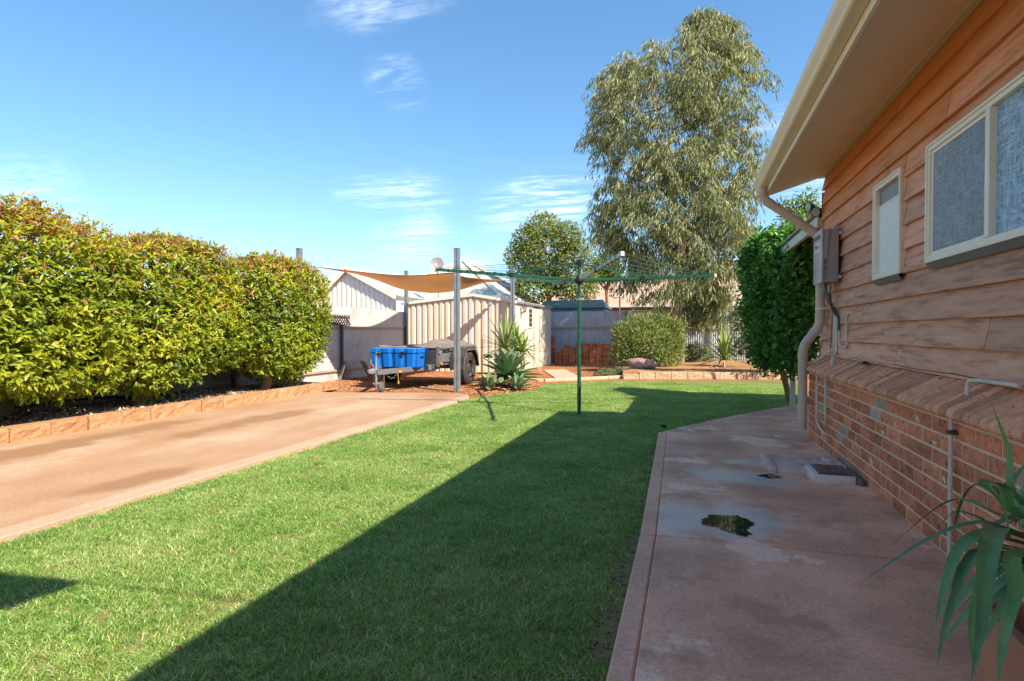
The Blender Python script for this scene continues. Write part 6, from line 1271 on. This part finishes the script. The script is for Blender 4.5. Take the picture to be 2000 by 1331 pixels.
yb_ = D(1008, 740, 13.5); yb_.z = GZ; rosette('yucca', 'middle spiky yucca head against the shed wall', 'yucca', yb_, .50, .55, 36, .05, M_yuc, 18, .4, None, .2, .80, -20, 85, 2)
ys_ = G(1415, 716, .13); rosette('yucca', 'spiky bright green yucca standing alone in the rear bed', 'yucca', ys_, 1.0, .95, 60, .065, M_yuc, 12, .42, None, .2, .12, 0, 86, 3)

# ------------------------------------------------------------------ terracotta planter with yucca in the foreground
def planter():
    h = .46; c = G(1893, 1163, h); x0, y1 = c.x, c.y; x1, y0 = min(x0 + .46, 1.19), y1 - .46; t = .03
    p = root('planter', 'square terracotta planter standing on the path by the brick wall', 'planter', ((x0 + x1) / 2, (y0 + y1) / 2, 0)); m = mat('terracotta', (.50, .22, .12), (.42, .17, .09), 4, .75, .4, 60, c3=(.30, .13, .08), c3scale=5, c3lo=.6, c3hi=.66)
    tp = .035
    def ring(i, z, tz): return [(x0 + i + tz, y0 + i + tz, z), (x1 - i - tz, y0 + i + tz, z), (x1 - i - tz, y1 - i - tz, z), (x0 + i + tz, y1 - i - tz, z)]
    V = ring(0, .001, tp) + ring(0, h, 0) + ring(t, h, 0) + ring(t, h - .12, .01); fs = [(3, 2, 1, 0), (12, 13, 14, 15)]
    for a in (0, 4, 8): fs += [(a + i, a + (i + 1) % 4, a + 4 + (i + 1) % 4, a + 4 + i) for i in range(4)]
    MB().add(V, fs).build('pot', m, p, .006, True, 2)
    MB().grid(lambda u, v: (x0 + .035 + (x1 - x0 - .07) * u, y0 + .035 + (y1 - y0 - .07) * v, h - .075 + .012 * mnoise.noise(Vector((u * 8, v * 8, 0)))), 14, 14).build('soil', plain('potting_mix', (.035, .025, .02), .95, bump=.6), p)
    stones('pot_pebble', [(x0 + .05, y0 + .05), (x1 - .05, y0 + .05), (x1 - .05, y1 - .05), (x0 + .05, y1 - .05)], 260, .012, .028, h - .07, valmat('grey_pebble', [(0, (.05, .05, .055)), (1, (.28, .26, .25))]), p)
    sx, sy = (x0 + x1) / 2, (y0 + y1) / 2 + .03
    y = root('potted_yucca', 'dark green yucca with long drooping strap leaves growing in the terracotta planter', 'yucca', (sx, sy, h - .07)); dS = dpt(Vector((sx, sy, .6)))
    MB().tube([(sx, sy, h - .1), (sx + .005, sy, h + .08), (sx, sy, h + .22)], [.035, .032, .03], 10).build('stem', M_bark, y, smooth=True)
    S0 = Vector((sx, sy, h + .15))
    def lf(pxs, w, d0=0., d1=0., m=M_yucd, fold=.16, zb=0):
        pts = [S0 + Vector((0, 0, zb))]; n = len(pxs)
        for i, (a, b) in enumerate(pxs): pts.append(D(a, b, dS + d0 + (d1 - d0) * i / max(1, n - 1)))
        mb = MB(); strap_leaf(mb, pts, w * .54, fold); mb.build('leaf', m, y, smooth=True, fix=False)
    lf([(1992, 985), (1965, 880), (1937, 790)], .050, 0, .03, zb=.08, fold=.3)
    lf([(1985, 1040), (1900, 1024), (1800, 1062), (1683, 1138)], .046, -.02, .05)
    lf([(1960, 1010), (1905, 985), (1860, 978), (1800, 1015), (1740, 1068)], .042, .05, .25, zb=.03)
    lf([(1985, 1010), (1945, 958), (1905, 948), (1878, 985), (1862, 1040)], .055, .1, .2, zb=.05)
    lf([(1990, 1010), (1960, 955), (1925, 945), (1960, 985), (1975, 1060)], .06, -.02, -.05, zb=.06)
    lf([(1975, 1045), (1945, 1038), (1930, 1090), (1920, 1200), (1897, 1335)], .075, -.08, -.28)
    lf([(1965, 1055), (1915, 1045), (1870, 1080), (1845, 1150), (1828, 1215)], .055, -.04, -.10)
    lf([(1950, 1065), (1890, 1070), (1840, 1130), (1795, 1195)], .034, .0, .05)
    lf([(1950, 1080), (1890, 1100), (1865, 1170), (1845, 1230), (1830, 1300)], .040, -.06, -.12)
    lf([(1955, 1085), (1900, 1110), (1850, 1180), (1800, 1250)], .032, -.02, .02)
    lf([(1960, 1095), (1915, 1130), (1880, 1165), (1862, 1195)], .046, -.1, -.12)
    lf([(1970, 1075), (1930, 1080), (1870, 1130), (1838, 1175), (1800, 1205)], .034, .1, .18)
    lf([(1965, 1100), (1925, 1130), (1900, 1220), (1905, 1320)], .045, -.12, -.22)
    lf([(1960, 1090), (1900, 1150), (1850, 1210), (1795, 1265)], .02, -.05, -.05, M_dry)
    lf([(1950, 1030), (1910, 1012), (1865, 1000), (1830, 1035)], .036, .2, .3, zb=.02)
    lf([(2010, 1040), (2040, 1000), (2090, 1010), (2130, 1080)], .055, 0, -.05, zb=.03); lf([(2000, 1010), (2020, 930), (2050, 880)], .05, .05, .1, zb=.07)
    lf([(2000, 1080), (1985, 1150), (1960, 1250), (1950, 1330)], .05, -.16, -.25); lf([(2015, 1090), (2050, 1120), (2070, 1250)], .05, -.1, -.2)
    lf([(1990, 1000), (1965, 960), (1985, 930), (2010, 900)], .04, .15, .25, zb=.06); lf([(1985, 1060), (1960, 1040), (1935, 1060), (1915, 1100)], .05, .05, .02, zb=.02)
    rr = random.Random(17)
    for k in range(26):                       # the rest of the head, arching out all round
        a = rr.uniform(0, 6.28); L_ = rr.uniform(.30, .52); e = rr.uniform(.1, 1.1); dr = rr.uniform(.5, 1.1) * L_; d = Vector((math.cos(a), math.sin(a), 0)); b0 = S0 + Vector((0, 0, rr.uniform(-.06, .07)))
        pts = [b0 + d * (L_ * t * math.cos(e)) + Vector((0, 0, L_ * t * math.sin(e) - dr * t ** 2.3)) for t in (0, .3, .55, .8, 1)]
        if max(p.x for p in pts) > 1.16: continue
        mb = MB(); strap_leaf(mb, pts, rr.uniform(.026, .042), .16); mb.build('leaf', M_dry if rr.random() < .08 else M_yucd, y, smooth=True, fix=False)
planter()
